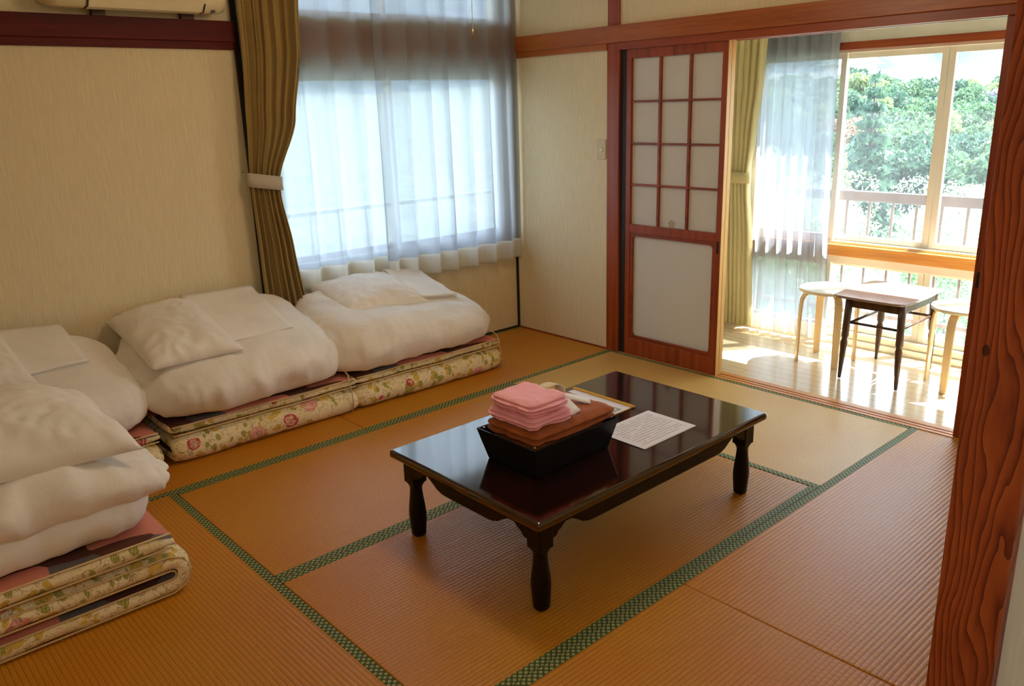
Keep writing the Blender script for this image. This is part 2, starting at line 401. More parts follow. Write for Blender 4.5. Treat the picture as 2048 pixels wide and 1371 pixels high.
M_far = leafmat('haze_toned_slope', (0.016, 0.032, 0.048, 1), (0.045, 0.068, 0.088, 1), 0.0)  # blue in the slope's colour stands in for distance haze
M_ground = plain('hillside_undergrowth', (0.10, 0.12, 0.10, 1), 0.95, var=0.3, scale=0.6)
M_house = plain('pale_render', (0.75, 0.73, 0.70, 1), 0.8)
M_roof = plain('pale_roof', (0.50, 0.56, 0.52, 1), 0.7)

# ---------------------------------------------------------------- mesh helpers
def nb(): return bmesh.new()
def bx(bm, x0, x1, y0, y1, z0, z1, mi=0):
    vs = [bm.verts.new((x, y, z)) for z in (z0, z1) for y in (y0, y1) for x in (x0, x1)]
    for f in ((0, 2, 3, 1), (4, 5, 7, 6), (0, 1, 5, 4), (2, 6, 7, 3), (0, 4, 6, 2), (1, 3, 7, 5)):
        fc = bm.faces.new([vs[i] for i in f]); fc.material_index = mi
    return vs
def tube(bm, pts, rad, seg=8, cap=True, mi=0):
    pts = [Vector(p) for p in pts]; rings = []
    rads = rad if isinstance(rad, (list, tuple)) else [rad]*len(pts)
    up = Vector((0, 0, 1))
    for i, p in enumerate(pts):
        t = (pts[min(i+1, len(pts)-1)]-pts[max(i-1, 0)]).normalized()
        a = t.cross(up)
        if a.length < 1e-3: a = t.cross(Vector((1, 0, 0)))
        a.normalize(); b = a.cross(t)
        rings.append([bm.verts.new(p+rads[i]*(cos(2*pi*k/seg)*a+sin(2*pi*k/seg)*b)) for k in range(seg)])
    for i in range(len(rings)-1):
        for k in range(seg):
            f = bm.faces.new((rings[i][k], rings[i][(k+1) % seg], rings[i+1][(k+1) % seg], rings[i+1][k])); f.smooth = True; f.material_index = mi
    if cap:
        bm.faces.new(rings[0][::-1]).material_index = mi; bm.faces.new(rings[-1]).material_index = mi
def lathe(bm, cx, cy, prof, seg=24, sq=0.0):
    rings = []
    for rr, z in prof:
        ring = []
        for k in range(seg):
            a = 2*pi*k/seg; c, s = cos(a), sin(a)
            m = 1.0/max(abs(c), abs(s)); q = 1+(m-1)*sq
            ring.append(bm.verts.new((cx+rr*c*q, cy+rr*s*q, z)))
        rings.append(ring)
    for i in range(len(rings)-1):
        for k in range(seg):
            f = bm.faces.new((rings[i][k], rings[i][(k+1) % seg], rings[i+1][(k+1) % seg], rings[i+1][k])); f.smooth = True
    bm.faces.new(rings[0][::-1]); bm.faces.new(rings[-1])
def prism(bm, pts, ext, axis='z', mi=0):
    """pts: 2D outline, ext: (a, b) along axis; axis x -> pts are (y,z); y -> (x,z); z -> (x,y)"""
    def mk(p, e): return {'x': (e, p[0], p[1]), 'y': (p[0], e, p[1]), 'z': (p[0], p[1], e)}[axis]
    a = [bm.verts.new(mk(p, ext[0])) for p in pts]; b = [bm.verts.new(mk(p, ext[1])) for p in pts]
    n = len(pts)
    for i in range(n): bm.faces.new((a[i], a[(i+1) % n], b[(i+1) % n], b[i])).material_index = mi
    bm.faces.new(a[::-1]).material_index = mi; bm.faces.new(b).material_index = mi
def obj(name, bm, mat, parent=None, bevel=0.0, smooth=False, seg=2):
    bmesh.ops.recalc_face_normals(bm, faces=bm.faces)
    if parent is not None:
        base = Vector((0, 0, 0)); q = parent
        while q is not None: base += q.location; q = q.parent
        bmesh.ops.translate(bm, verts=bm.verts, vec=-base)
    if smooth:
        for f in bm.faces: f.smooth = True
    me = bpy.data.meshes.new(name); bm.to_mesh(me); bm.free()
    for m in (mat if isinstance(mat, (list, tuple)) else [mat]): me.materials.append(m)
    o = bpy.data.objects.new(name, me); C.objects.link(o)
    if parent is not None: o.parent = parent
    if bevel > 0:
        md = o.modifiers.new('bevel', 'BEVEL'); md.width = bevel; md.segments = seg; md.limit_method = 'ANGLE'; md.angle_limit = radians(40)
    return o
def own(o):
    """give a world-space top-level mesh an origin at its base"""
    vs = [v.co for v in o.data.vertices]
    c = Vector(((min(v.x for v in vs)+max(v.x for v in vs))/2, (min(v.y for v in vs)+max(v.y for v in vs))/2, min(v.z for v in vs)))
    o.data.transform(Matrix.Translation(-c)); o.location = c
    return o
def tag(o, label, cat, group=None):
    o['label'] = label; o['category'] = cat
    if group: o['group'] = group
    return o
def thing(name, label, cat, loc=(0, 0, 0), group=None):
    o = bpy.data.objects.new(name, None); C.objects.link(o); o.location = loc; o.empty_display_size = 0.1
    return tag(o, label, cat, group)
def struct(name, bm, mat, bevel=0.0, parent=None, label=None):
    o = obj(name, bm, mat, parent, bevel)
    if parent is None: o['kind'] = 'structure'
    if label: o['label'] = label
    return o
def box_struct(name, x0, x1, y0, y1, z0, z1, mat, bevel=0.0):
    bm = nb(); bx(bm, x0, x1, y0, y1, z0, z1); return struct(name, bm, mat, bevel)
def part(name, b, mat, parent, bevel=0.0):
    bm = nb()
    for q in (b if isinstance(b[0], (tuple, list)) else [b]): bx(bm, *q)
    return obj(name, bm, mat, parent, bevel)
def dup(root, loc, rotz=None, label=None, group=None):
    q = root.copy(); C.objects.link(q); q.location = loc
    if rotz is not None: q.rotation_euler = (0, 0, rotz)
    if label: q['label'] = label
    if group: q['group'] = group
    for ch in list(root.children):
        c = ch.copy(); C.objects.link(c); c.parent = q
        for g in list(ch.children):
            e = g.copy(); C.objects.link(e); e.parent = c
    return q
def nz(x, y, z): return noise.noise(Vector((x, y, z)))

# ---------------------------------------------------------------- setting
CEIL = 2.32
YB = -4.75   # wall behind the camera
XR = 5.3
box_struct('floor', -0.02, XR, YB, 0.0, -0.20, -0.062, plain('under_floor', (0.2, 0.14, 0.08, 1)))
box_struct('floor_sunroom', 0.0, 3.9, 0.1, 1.30, -0.12, -0.004, M_laminate)
bm = nb(); bx(bm, -0.02, 3.60, YB, -3.655, -0.062, -0.002); bx(bm, 3.605, XR, YB, -2.15, -0.062, -0.002); struct('floor_hall', bm, M_laminate)
box_struct('ceiling', -0.1, XR, YB, 0.1, CEIL, CEIL+0.1, M_ceil)
box_struct('ceiling_sunroom', 0.0, 3.9, 0.1, 1.2, 2.06, 2.16, M_white_wall)

# wall with the side window: plane x = 0, window y -1.79..-0.09, z 0.66..1.765 and transom 1.965..2.24
W0, W1 = -1.79, -0.08
bm = nb()
bx(bm, -0.12, 0, YB, W0, -0.06, CEIL); bx(bm, -0.12, 0, W1, 0.1, -0.06, CEIL)
bx(bm, -0.12, 0, W0, W1, -0.06, 0.65); bx(bm, -0.12, 0, W0, W1, 1.71, 1.96); bx(bm, -0.12, 0, W0, W1, 2.24, CEIL)
struct('wall_side', bm, M_wall)
# front wall plane y = 0 (faces the sunroom opening)
bm = nb()
bx(bm, 0, 0.822, 0.0, 0.1, -0.06, CEIL); bx(bm, 0.822, 3.74, 0.0, 0.1, 1.80, CEIL)
struct('wall_front', bm, M_wall)
bm = nb(); bx(bm, 3.640, 3.735, -2.19, 0.1, -0.06, CEIL); struct('wall_cupboard', bm, M_wall)
bm = nb(); bx(bm, 3.735, XR, -2.262, -2.16, -0.06, CEIL); struct('wall_hall', bm, M_wall2)
bm = nb(); bx(bm, -0.12, XR, YB-0.1, YB, -0.06, CEIL); struct('wall_back', bm, M_wall)
bm = nb(); bx(bm, XR, XR+0.1, YB, -2.16, -0.06, CEIL); struct('wall_end', bm, M_wall)
# sunroom shell
bm = nb()
bx(bm, -0.1, 1.12, 1.06, 1.18, -0.1, 2.1); bx(bm, 1.12, 3.42, 1.06, 1.18, 1.78, 2.1); bx(bm, 3.42, 3.9, 1.06, 1.18, -0.1, 2.1); bx(bm, 1.12, 3.42, 1.06, 1.18, -0.1, 0.035)
struct('wall_sunroom_front', bm, M_white_wall)
box_struct('wall_sunroom_side', 0.5, 0.6, 0.1, 1.06, -0.1, 2.1, M_white_wall)
box_struct('wall_sunroom_end', 3.8, 3.9, 0.1, 1.06, -0.1, 2.1, M_white_wall)
box_struct('baseboard_sunroom', 0.6, 1.10, 1.046, 1.06, -0.004, 0.075, plain('grey_baseboard', srgb(186, 170, 136)), 0.003)
# posts and beams
box_struct('trim_post', 0.820, 0.912, -0.014, 0.1, -0.002, 1.812, M_red_z, 0.003)
box_struct('trim_post_upper', 0.822, 0.910, -0.012, 0.0, 1.90, CEIL, M_red_z, 0.003)
box_struct('trim_post_small', 2.212, 2.248, -0.012, 0.0, 1.90, CEIL, M_red_z, 0.003)
box_struct('trim_beam_front', 0.0, 3.64, -0.034, 0.0, 1.812, 1.902, M_beam_x, 0.003)
box_struct('trim_rail_front', 0.0, 0.822, -0.022, 0.0, 1.776, 1.812, M_beam_x, 0.002)
bm = nb()
bx(bm, 0.912, 3.64, -0.022, 0.028, 1.772, 1.812); bx(bm, 0.912, 3.64, 0.058, 0.1, 1.772, 1.812); bx(bm, 0.912, 3.64, 0.028, 0.058, 1.785, 1.812)
struct('trim_lintel', bm, M_red_x, 0.002)
box_struct('trim_beam_side', 0.0, 0.034, -3.9, W0-0.07, 1.830, 1.925, M_beam_y, 0.003)
box_struct('trim_rail_side', 0.0, 0.022, -3.9, W0-0.07, 1.795, 1.830, M_beam_y, 0.002)
box_struct('trim_beam_window', 0.0, 0.030, W0-0.02, -0.002, 1.778, 1.945, wood('orange_brown_wood_side', srgb(190, 104, 44), srgb(216, 132, 62), srgb(226, 150, 80), axis='Y'), 0.003)
box_struct('trim_corner_post', 0.0, 0.012, -0.014, 0.0, -0.002, 1.776, M_dark)
box_struct('trim_window_post', 0.0, 0.016, W0-0.072, W0-0.045, -0.002, CEIL, M_dark)
box_struct('baseboard_side', 0.0, 0.008, -3.9, -0.014, -0.002, 0.012, M_dark)
box_struct('baseboard_front', 0.012, 0.820, -0.008, 0.0, -0.002, 0.008, M_red_x)
# grooved door sill
bm = nb()
bx(bm, 0.912, 3.64, -0.008, 0.1, -0.06, -0.004)
for a, b in ((-0.008, 0.014), (0.024, 0.046), (0.056, 0.100)): bx(bm, 0.912, 3.64, a, b, -0.006, 0.003)
struct('trim_door_sill', bm, M_honey, 0.001)
# big figured column beside the camera
box_struct('trim_column', 3.634, 3.741, -2.295, -2.190, -0.06, CEIL, M_column, 0.003)

# ---------------------------------------------------------------- tatami mats
def mat(x0, x1, y0, y1, along, label, heri_sides, rush=None):
    """rush mat with green cloth borders along its long sides; local X runs along the mat"""
    cx, cy = (x0+x1)/2, (y0+y1)/2; g = 0.0016
    L, Wd = ((x1-x0), (y1-y0)) if along == 'x' else ((y1-y0), (x1-x0))
    t = thing('tatami_mat', label, 'tatami mat', (cx, cy, -0.055), 'tatami mats on the room floor')
    if along == 'y': t.rotation_euler = (0, 0, pi/2)
    hl, hw = L/2-g, Wd/2-g; hb = 0.031
    bm = nb(); bx(bm, -hl, hl, -hw, hw, 0, 0.0545)
    o = obj('mat_body', bm, rush or M_tatami, None, 0.004); o.parent = t
    for s in heri_sides:
        bm = nb(); y_a, y_b = (hw-hb, hw+0.0008) if s > 0 else (-hw-0.0008, -hw+hb)
        bx(bm, -hl-0.0006, hl+0.0006, y_a, y_b, 0.002, 0.0557)
        b = obj('cloth_border', bm, M_heri, None, 0.0015); b.parent = t
    return t
X1, X2, X3, X4 = 0.866, 1.773, 2.699, 3.634
Y1, Y2, Y3, Y4 = -0.886, -1.803, -2.734, -3.65
mat(0.0, X1, Y2, 0.0, 'y', 'tatami mat under the window, running from the room corner beside the first folded futon', (1, -1))
mat(0.0, X1, Y4, Y2, 'y', 'tatami mat against the plain wall, lying under the futon piles', (1, -1))
mat(X1, X3, Y1, 0.0, 'x', 'tatami mat coloured pale for its sheen, lying along the sliding door sill', (1, -1), M_tatami_sheen)
mat(X1, X2, Y3, Y1, 'y', 'tatami mat under the long table side facing the futons', (1, -1))
mat(X2, X3, Y3, Y1, 'y', 'tatami mat with the table shadow, under the near table legs', (1, -1))
mat(X1, X3, Y4, Y3, 'x', 'tatami mat beside the tall futon pile, its ribs crossing those of the table mats', (1, -1))
mat(X3, X4, Y2, 0.0, 'y', 'worn shiny tatami mat between the column and the door sill', (1, -1))
mat(X3, X4, Y4, Y2, 'y', 'tatami mat at the foot of the column, beyond the open seam', (1, -1))

# ---------------------------------------------------------------- windows
def sash(parent, axis, a0, a1, z0, z1, p, w=0.035, dp=0.03, wb=None, wt=None):
    """a framed glass pane; axis 'x': runs along x at y=p, axis 'y': runs along y at x=p"""
    wb = wb or w; wt = wt or w
    def B(a, b, c, d_): return (a, b, p, p+dp, c, d_) if axis == 'x' else (p, p+dp, a, b, c, d_)
    f = part('sash_frame', [B(a0, a0+w, z0, z1), B(a1-w, a1, z0, z1), B(a0+w, a1-w, z0, z0+wb), B(a0+w, a1-w, z1-wt, z1)], M_alu, parent, 0.002)
    q = dp/2
    g = (a0+w*0.6, a1-w*0.6, p+q-0.002, p+q+0.002, z0+wb*0.6, z1-wt*0.6) if axis == 'x' else (p+q-0.002, p+q+0.002, a0+w*0.6, a1-w*0.6, z0+wb*0.6, z1-wt*0.6)
    part('pane', g, M_glass, f)
w1 = bpy.data.objects.new('window_1', None); C.objects.link(w1); w1['kind'] = 'structure'; w1.location = (0, 0, 0)
part('window_frame', [(-0.115, 0.0, W0, W0+0.03, 0.65, 1.71), (-0.115, 0.0, W1-0.03, W1, 0.65, 1.71), (-0.115, 0.0, W0+0.03, W1-0.03, 0.65, 0.68), (-0.115, 0.0, W0+0.03, W1-0.03, 1.68, 1.71),
                      (-0.115, 0.0, W0, W0+0.03, 1.96, 2.24), (-0.115, 0.0, W1-0.03, W1, 1.96, 2.24), (-0.115, 0.0, W0+0.03, W1-0.03, 1.96, 1.985), (-0.115, 0.0, W0+0.03, W1-0.03, 2.215, 2.24)], M_alu, w1, 0.002)
mid = (W0+W1)/2
sash(w1, 'y', W0+0.03, mid+0.02, 0.68, 1.68, -0.09, 0.03)
sash(w1, 'y', mid-0.02, W1-0.03, 0.68, 1.68, -0.055, 0.03)
sash(w1, 'y', W0+0.03, mid+0.02, 1.985, 2.215, -0.09, 0.025)
sash(w1, 'y', mid-0.02, W1-0.03, 1.985, 2.215, -0.055, 0.025)
w2 = bpy.data.objects.new('window_2', None); C.objects.link(w2); w2['kind'] = 'structure'
part('window_frame', [(1.12, 1.145, 1.075, 1.17, 0.035, 1.78), (3.395, 3.42, 1.075, 1.17, 0.035, 1.78), (1.145, 3.395, 1.075, 1.17, 1.725, 1.78),
                      (1.145, 3.395, 1.075, 1.17, 0.50, 0.635), (1.145, 3.395, 1.075, 1.17, 0.035, 0.075)], M_alu, w2, 0.002)
for i, (a, b) in enumerate(((1.145, 1.70), (1.655, 2.248), (2.252, 2.85), (2.81, 3.395))):
    sash(w2, 'x', a, b, 0.635, 1.728, (1.085, 1.120)[i % 2] if i < 2 else (1.085, 1.12)[(i+1) % 2], 0.034, 0.03)
    sash(w2, 'x', a, b, 0.075, 0.515, (1.085, 1.120)[i % 2] if i < 2 else (1.085, 1.12)[(i+1) % 2], 0.034, 0.03)
box_struct('trim_window_head', 1.12, 3.8, 1.040, 1.075, 1.740, 1.782, M_red_x, 0.002)
box_struct('trim_window_rail', 1.12, 3.8, 1.030, 1.085, 0.553, 0.620, M_honey, 0.003)

# ---------------------------------------------------------------- sliding doors
def shoji(name, x0, x1, y, label, pull_x=None, pull=True):
    t = thing(name, label, 'sliding door', ((x0+x1)/2, y, 0.0))
    t['kind'] = 'structure'
    w, d0, d1 = 0.034, y, y+0.028
    H = 1.778
    part('door_frame', [(x0, x0+w, d0, d1, 0.004, H), (x1-w, x1, d0, d1, 0.004, H), (x0+w, x1-w, d0, d1, 0.004, 0.105), (x0+w, x1-w, d0, d1, 0.752, 0.800), (x0+w, x1-w, d0, d1, 1.722, H)], M_red_z, t, 0.002)
    a, b = x0+w, x1-w; zs, ze = 0.800, 1.722
    bars = []
    for i in (1, 2): cx = a+(b-a)*i/3; bars.append((cx-0.0075, cx+0.0075, d0+0.004, d1-0.008, zs, ze))
    for i in (1, 2, 3): cz = zs+(ze-zs)*i/4; bars.append((a, b, d0+0.006, d1-0.009, cz-0.0055, cz+0.0055))
    part('lattice', bars, M_red_x, t, 0.001)
    part('frosted_pane', (a, b, d0+0.0195, d0+0.0225, zs, ze), M_shoji, t)
    # lower panel: rounded inner moulding and frosted glass
    z0, z1 = 0.105, 0.752; m = 0.020; rr = 0.022
    bm = nb()
    def rrect(x0_, x1_, z0_, z1_, rad, n=6):
        pts = []
        for cx, cz, a0 in ((x1_-rad, z1_-rad, 0), (x0_+rad, z1_-rad, 90), (x0_+rad, z0_+rad, 180), (x1_-rad, z0_+rad, 270)):
            for k in range(n+1): an = radians(a0+90*k/n); pts.append((cx+rad*cos(an), cz+rad*sin(an)))
        return pts
    o_ = rrect(a, b, z0, z1, 0.0005); i_ = rrect(a+m, b-m, z0+m, z1-m, rr)
    n = len(o_); V = [[bm.verts.new((p[0], yy, p[1])) for p in pl] for pl, yy in ((o_, d0+0.005), (i_, d0+0.005), (i_, d0+0.018), (o_, d0+0.018))]
    for k in range(n):
        kk = (k+1) % n
        for q in range(4): bm.faces.new((V[q][k], V[q][kk], V[(q+1) % 4][kk], V[(q+1) % 4][k]))
    obj('panel_moulding', bm, M_red_x, t)
    part('lower_frosted_pane', (a+0.004, b-0.004, d0+0.0185, d0+0.0225, z0+0.002, z1-0.002), M_shoji, t)
    if pull:
        px = pull_x
        part('finger_pull', (px-0.0065, px+0.0065, d0-0.0012, d0+0.004, 0.690, 0.758), M_plastic_dark, t, 0.001)
        # the mark pasted on one lattice pane: a five lobed blossom
    return t
sh = shoji('door_1', 0.955, 1.618, -0.001, 'sliding door of twelve frosted panes between the post and the sunroom opening', 1.600)
bm = nb()
pts = [(1.278+0.021*(1+0.12*cos(5*a_))*cos(a_+0.3), 0.822+0.021*(1+0.12*cos(5*a_))*sin(a_+0.3)) for a_ in [2*pi*k/40 for k in range(40)]]
pts = [(x, max(z, 0.8005)) for x, z in pts]
prism(bm, pts, (0.0165, 0.0185), 'y'); obj('blossom_patch', bm, plain('patch_paper', srgb(186, 170, 134)), sh)
sh2 = shoji('door_2', 0.960, 1.612, 0.032, 'second sliding door stacked behind the twelve pane door', pull=False)
part('sunlit_stile_edge', (1.612, 1.6195, 0.030, 0.062, 0.004, 1.776), M_stile_sunlit, sh2, 0.001)  # added strip, its honey tone paints the sun on the door edge
part('sunlit_stile_edge', (1.618, 1.6195, -0.001, 0.027, 0.004, 1.776), M_stile_sunlit, sh, 0.0)
shoji('door_3', 2.876, 3.56, -0.001, 'sliding door pushed open behind the figured wooden column', 2.894)
# jamb piece behind post
box_struct('trim_jamb', 0.912, 0.952, 0.002, 0.098, 0.0, 1.775, M_dark)

# ---------------------------------------------------------------- soft things
def soft_slab(bm, x0, x1, y0, y1, zb, ztop, rad=None, n=(26, 36, 10), wr=0.008, wf=6.0, seed=0.0, bulge=0.0, sidecrease=0, q=0.0, dome=0.0, mi=0):
    """a padded folded slab with rounded edges; ztop(x,y) gives the top surface"""
    hx, hy = (x1-x0)/2, (y1-y0)/2; cx, cy = (x0+x1)/2, (y0+y1)/2
    zc = ztop(cx, cy); hz = (zc-zb)/2; rr = rad or hz*0.95; rr = min(rr, hx*0.95, hy*0.95)
    nx, ny, nzz = n; vmap = {}
    def P(i, j, k):
        key = (i, j, k)
        if key in vmap: return vmap[key]
        p = [(-1+2*i/nx), (-1+2*j/ny), (-1+2*k/nzz)]
        qv = Vector((p[0]*hx, p[1]*hy, p[2]*rr))
        c = Vector((max(-hx+rr, min(hx-rr, qv.x)), max(-hy+rr, min(hy-rr, qv.y)), 0))
        dv = qv-c
        m = max(abs(dv.x), abs(dv.y), abs(dv.z), 1e-9)
        L = dv.length
        on = c + (dv*(m/L) if L > 1e-9 else dv)
        # now on lies in a sphere swept box of radius rr; z in -1..1
        z01 = (on.z/rr+1)/2
        X = cx+on.x; Y = cy+on.y
        if bulge: X += bulge*(on.x/hx)*sin(pi*z01)*0.6; Y += bulge*(on.y/hy)*sin(pi*z01)*0.6
        if q and z01 < 0.5:
            for ax_, h_ in ((0, hx), (1, hy)):
                v_ = on.x if ax_ == 0 else on.y
                if abs(v_) > h_-rr:
                    dd_ = (h_-abs(v_))*(0.5-z01)*1.5*((abs(v_)-(h_-rr))/rr)*(1 if v_ > 0 else -1)
                    if ax_ == 0: X += dd_
                    else: Y += dd_
        if q:
            a_, b_ = (X-cx)/hx, (Y-cy)/hy
            X = cx+hx*a_*sqrt(max(0.05, 1-q*min(1, b_*b_)**2)); Y = cy+hy*b_*sqrt(max(0.05, 1-q*min(1, a_*a_)**2))
        zt = ztop(X, Y)-dome*min(1, abs((Y-cy)/hy))**3; Z = zb+z01*(zt-zb)
        if dome: Z += dome*0.25*(min(1, abs((Y-cy)/hy))**4)*(1-z01)
        w = wr*(nz(X*wf+seed, Y*wf*0.8, Z*wf*0.9+seed)+0.5*(1-2*abs(nz(X*wf*1.9+seed*2, Y*wf*1.7, Z*wf*1.4))))
        edge = max(abs(on.x)/hx, abs(on.y)/hy)**6
        w *= (1+1.6*edge)
        if q: w += 0.015*edge*(1-2*abs(nz(X*9+seed, Y*22, Z*5)))*(1 if abs(on.y)/hy > 0.85 else 0.3)
        dirv = Vector((on.x/hx*edge, on.y/hy*edge, (z01-0.5)*2*(1-edge*0.6)))
        if dirv.length > 1e-6: dirv.normalize()
        if z01 < 0.05: dirv.z = 0
        pos = Vector((X, Y, Z))+dirv*w
        if sidecrease:
            s_ = edge*0.017*(abs(sin(pi*sidecrease*z01))-0.5)
            pos += Vector((on.x/hx, on.y/hy, 0))*s_
        pos.z = max(pos.z, zb)
        vmap[key] = bm.verts.new(pos); return vmap[key]
    for i in range(nx):
        for j in range(ny):
            for k in (0, nzz):
                f = bm.faces.new((P(i, j, k), P(i+1, j, k), P(i+1, j+1, k), P(i, j+1, k))); f.material_index = mi
    for k in range(nzz):
        for i in range(nx):
            for j in (0, ny): bm.faces.new((P(i, j, k), P(i+1, j, k), P(i+1, j, k+1), P(i, j, k+1))).material_index = mi
        for j in range(ny):
            for i in (0, nx): bm.faces.new((P(i, j, k), P(i, j+1, k), P(i, j+1, k+1), P(i, j, k+1))).material_index = mi
    for f in bm.faces: f.smooth = True

def pillow(bm, c00, c10, c11, c01, T, N=44, seed=0.0, wr=0.009, low=0.35):
    c00, c10, c11, c01 = map(Vector, (c00, c10, c11, c01))
    nrm = (c10-c00).cross(c01-c00).normalized()
    if nrm.z < 0: nrm = -nrm
    def base(a, b):
        a2 = a*(1-0.05*(1-b*b)); b2 = b*(1-0.05*(1-a*a)); s, t_ = (a2+1)/2, (b2+1)/2
        return c00*(1-s)*(1-t_)+c10*s*(1-t_)+c11*s*t_+c01*(1-s)*t_
    grid = {}
    for side in (0, 1):
        for i in range(N+1):
            for j in range(N+1):
                a, b = -1+2*i/N, -1+2*j/N
                edge = i in (0, N) or j in (0, N)
                if side == 1 and edge: grid[(1, i, j)] = grid[(0, i, j)]; continue
                h = ((1-abs(a)**2.6)*(1-abs(b)**2.6))**0.55
                p = base(a, b)
                w = wr*(nz(p.x*11+seed, p.y*11, p.z*9)+0.9*(1-2*abs(nz(p.x*19+seed, p.y*17+seed, 3.1))))*(0.4+1.2*max(abs(a), abs(b))**2)
                off = (h*T+w*min(1, h*3)) if side == 0 else -(h*T*low)
                grid[(side, i, j)] = bm.verts.new(p+nrm*off)
    for side in (0, 1):
        for i in range(N):
            for j in range(N):
                f = [grid[(side, i, j)], grid[(side, i+1, j)], grid[(side, i+1, j+1)], grid[(side, i, j+1)]]
                bm.faces.new(f if side == 0 else f[::-1]).smooth = True

def drape(bm, c00, c10, c11, c01, th, N=16, seed=0, wr=0.004, layers=2):
    """a folded flat sheet following four corners, thin with a rounded folded edge"""
    c = list(map(Vector, (c00, c10, c11, c01)))
    nrm = (c[1]-c[0]).cross(c[3]-c[0]).normalized()
    if nrm.z < 0: nrm = -nrm
    for L in range(layers):
        g = {}
        o1 = th*L/layers; o2 = th*(L+0.86)/layers; sh_ = 0.004*((L*7) % 3-1)
        for s in (0, 1):
            for i in range(N+1):
                for j in range(N+1):
                    a, b = i/N, j/N
                    p = c[0]*(1-a)*(1-b)+c[1]*a*(1-b)+c[2]*a*b+c[3]*(1-a)*b
                    p = p+(c[1]-c[0]).normalized()*sh_
                    w = wr*nz(p.x*7+seed, p.y*7, seed)+wr*0.6*nz(p.x*19+seed, p.y*17, seed)
                    e = min(a, 1-a, b, 1-b)*N
                    q = (o1+o2)/2+((o2-o1)/2)*(1 if e >= 1 else 0.35)*(1 if s else -1)
                    g[(s, i, j)] = bm.verts.new(p+nrm*(q+w))
        for i in range(N):
            for j in range(N):
                bm.faces.new((g[(1, i, j)], g[(1, i+1, j)], g[(1, i+1, j+1)], g[(1, i, j+1)]))
                bm.faces.new((g[(0, i, j)], g[(0, i, j+1)], g[(0, i+1, j+1)], g[(0, i+1, j)]))
        for i in range(N):
            for j in (0, N): bm.faces.new((g[(0, i, j)], g[(0, i+1, j)], g[(1, i+1, j)], g[(1, i, j)]))
            for j in (0, N): bm.faces.new((g[(0, j, i)], g[(0, j, i+1)], g[(1, j, i+1)], g[(1, j, i)]))
    for f in bm.faces: f.smooth = True

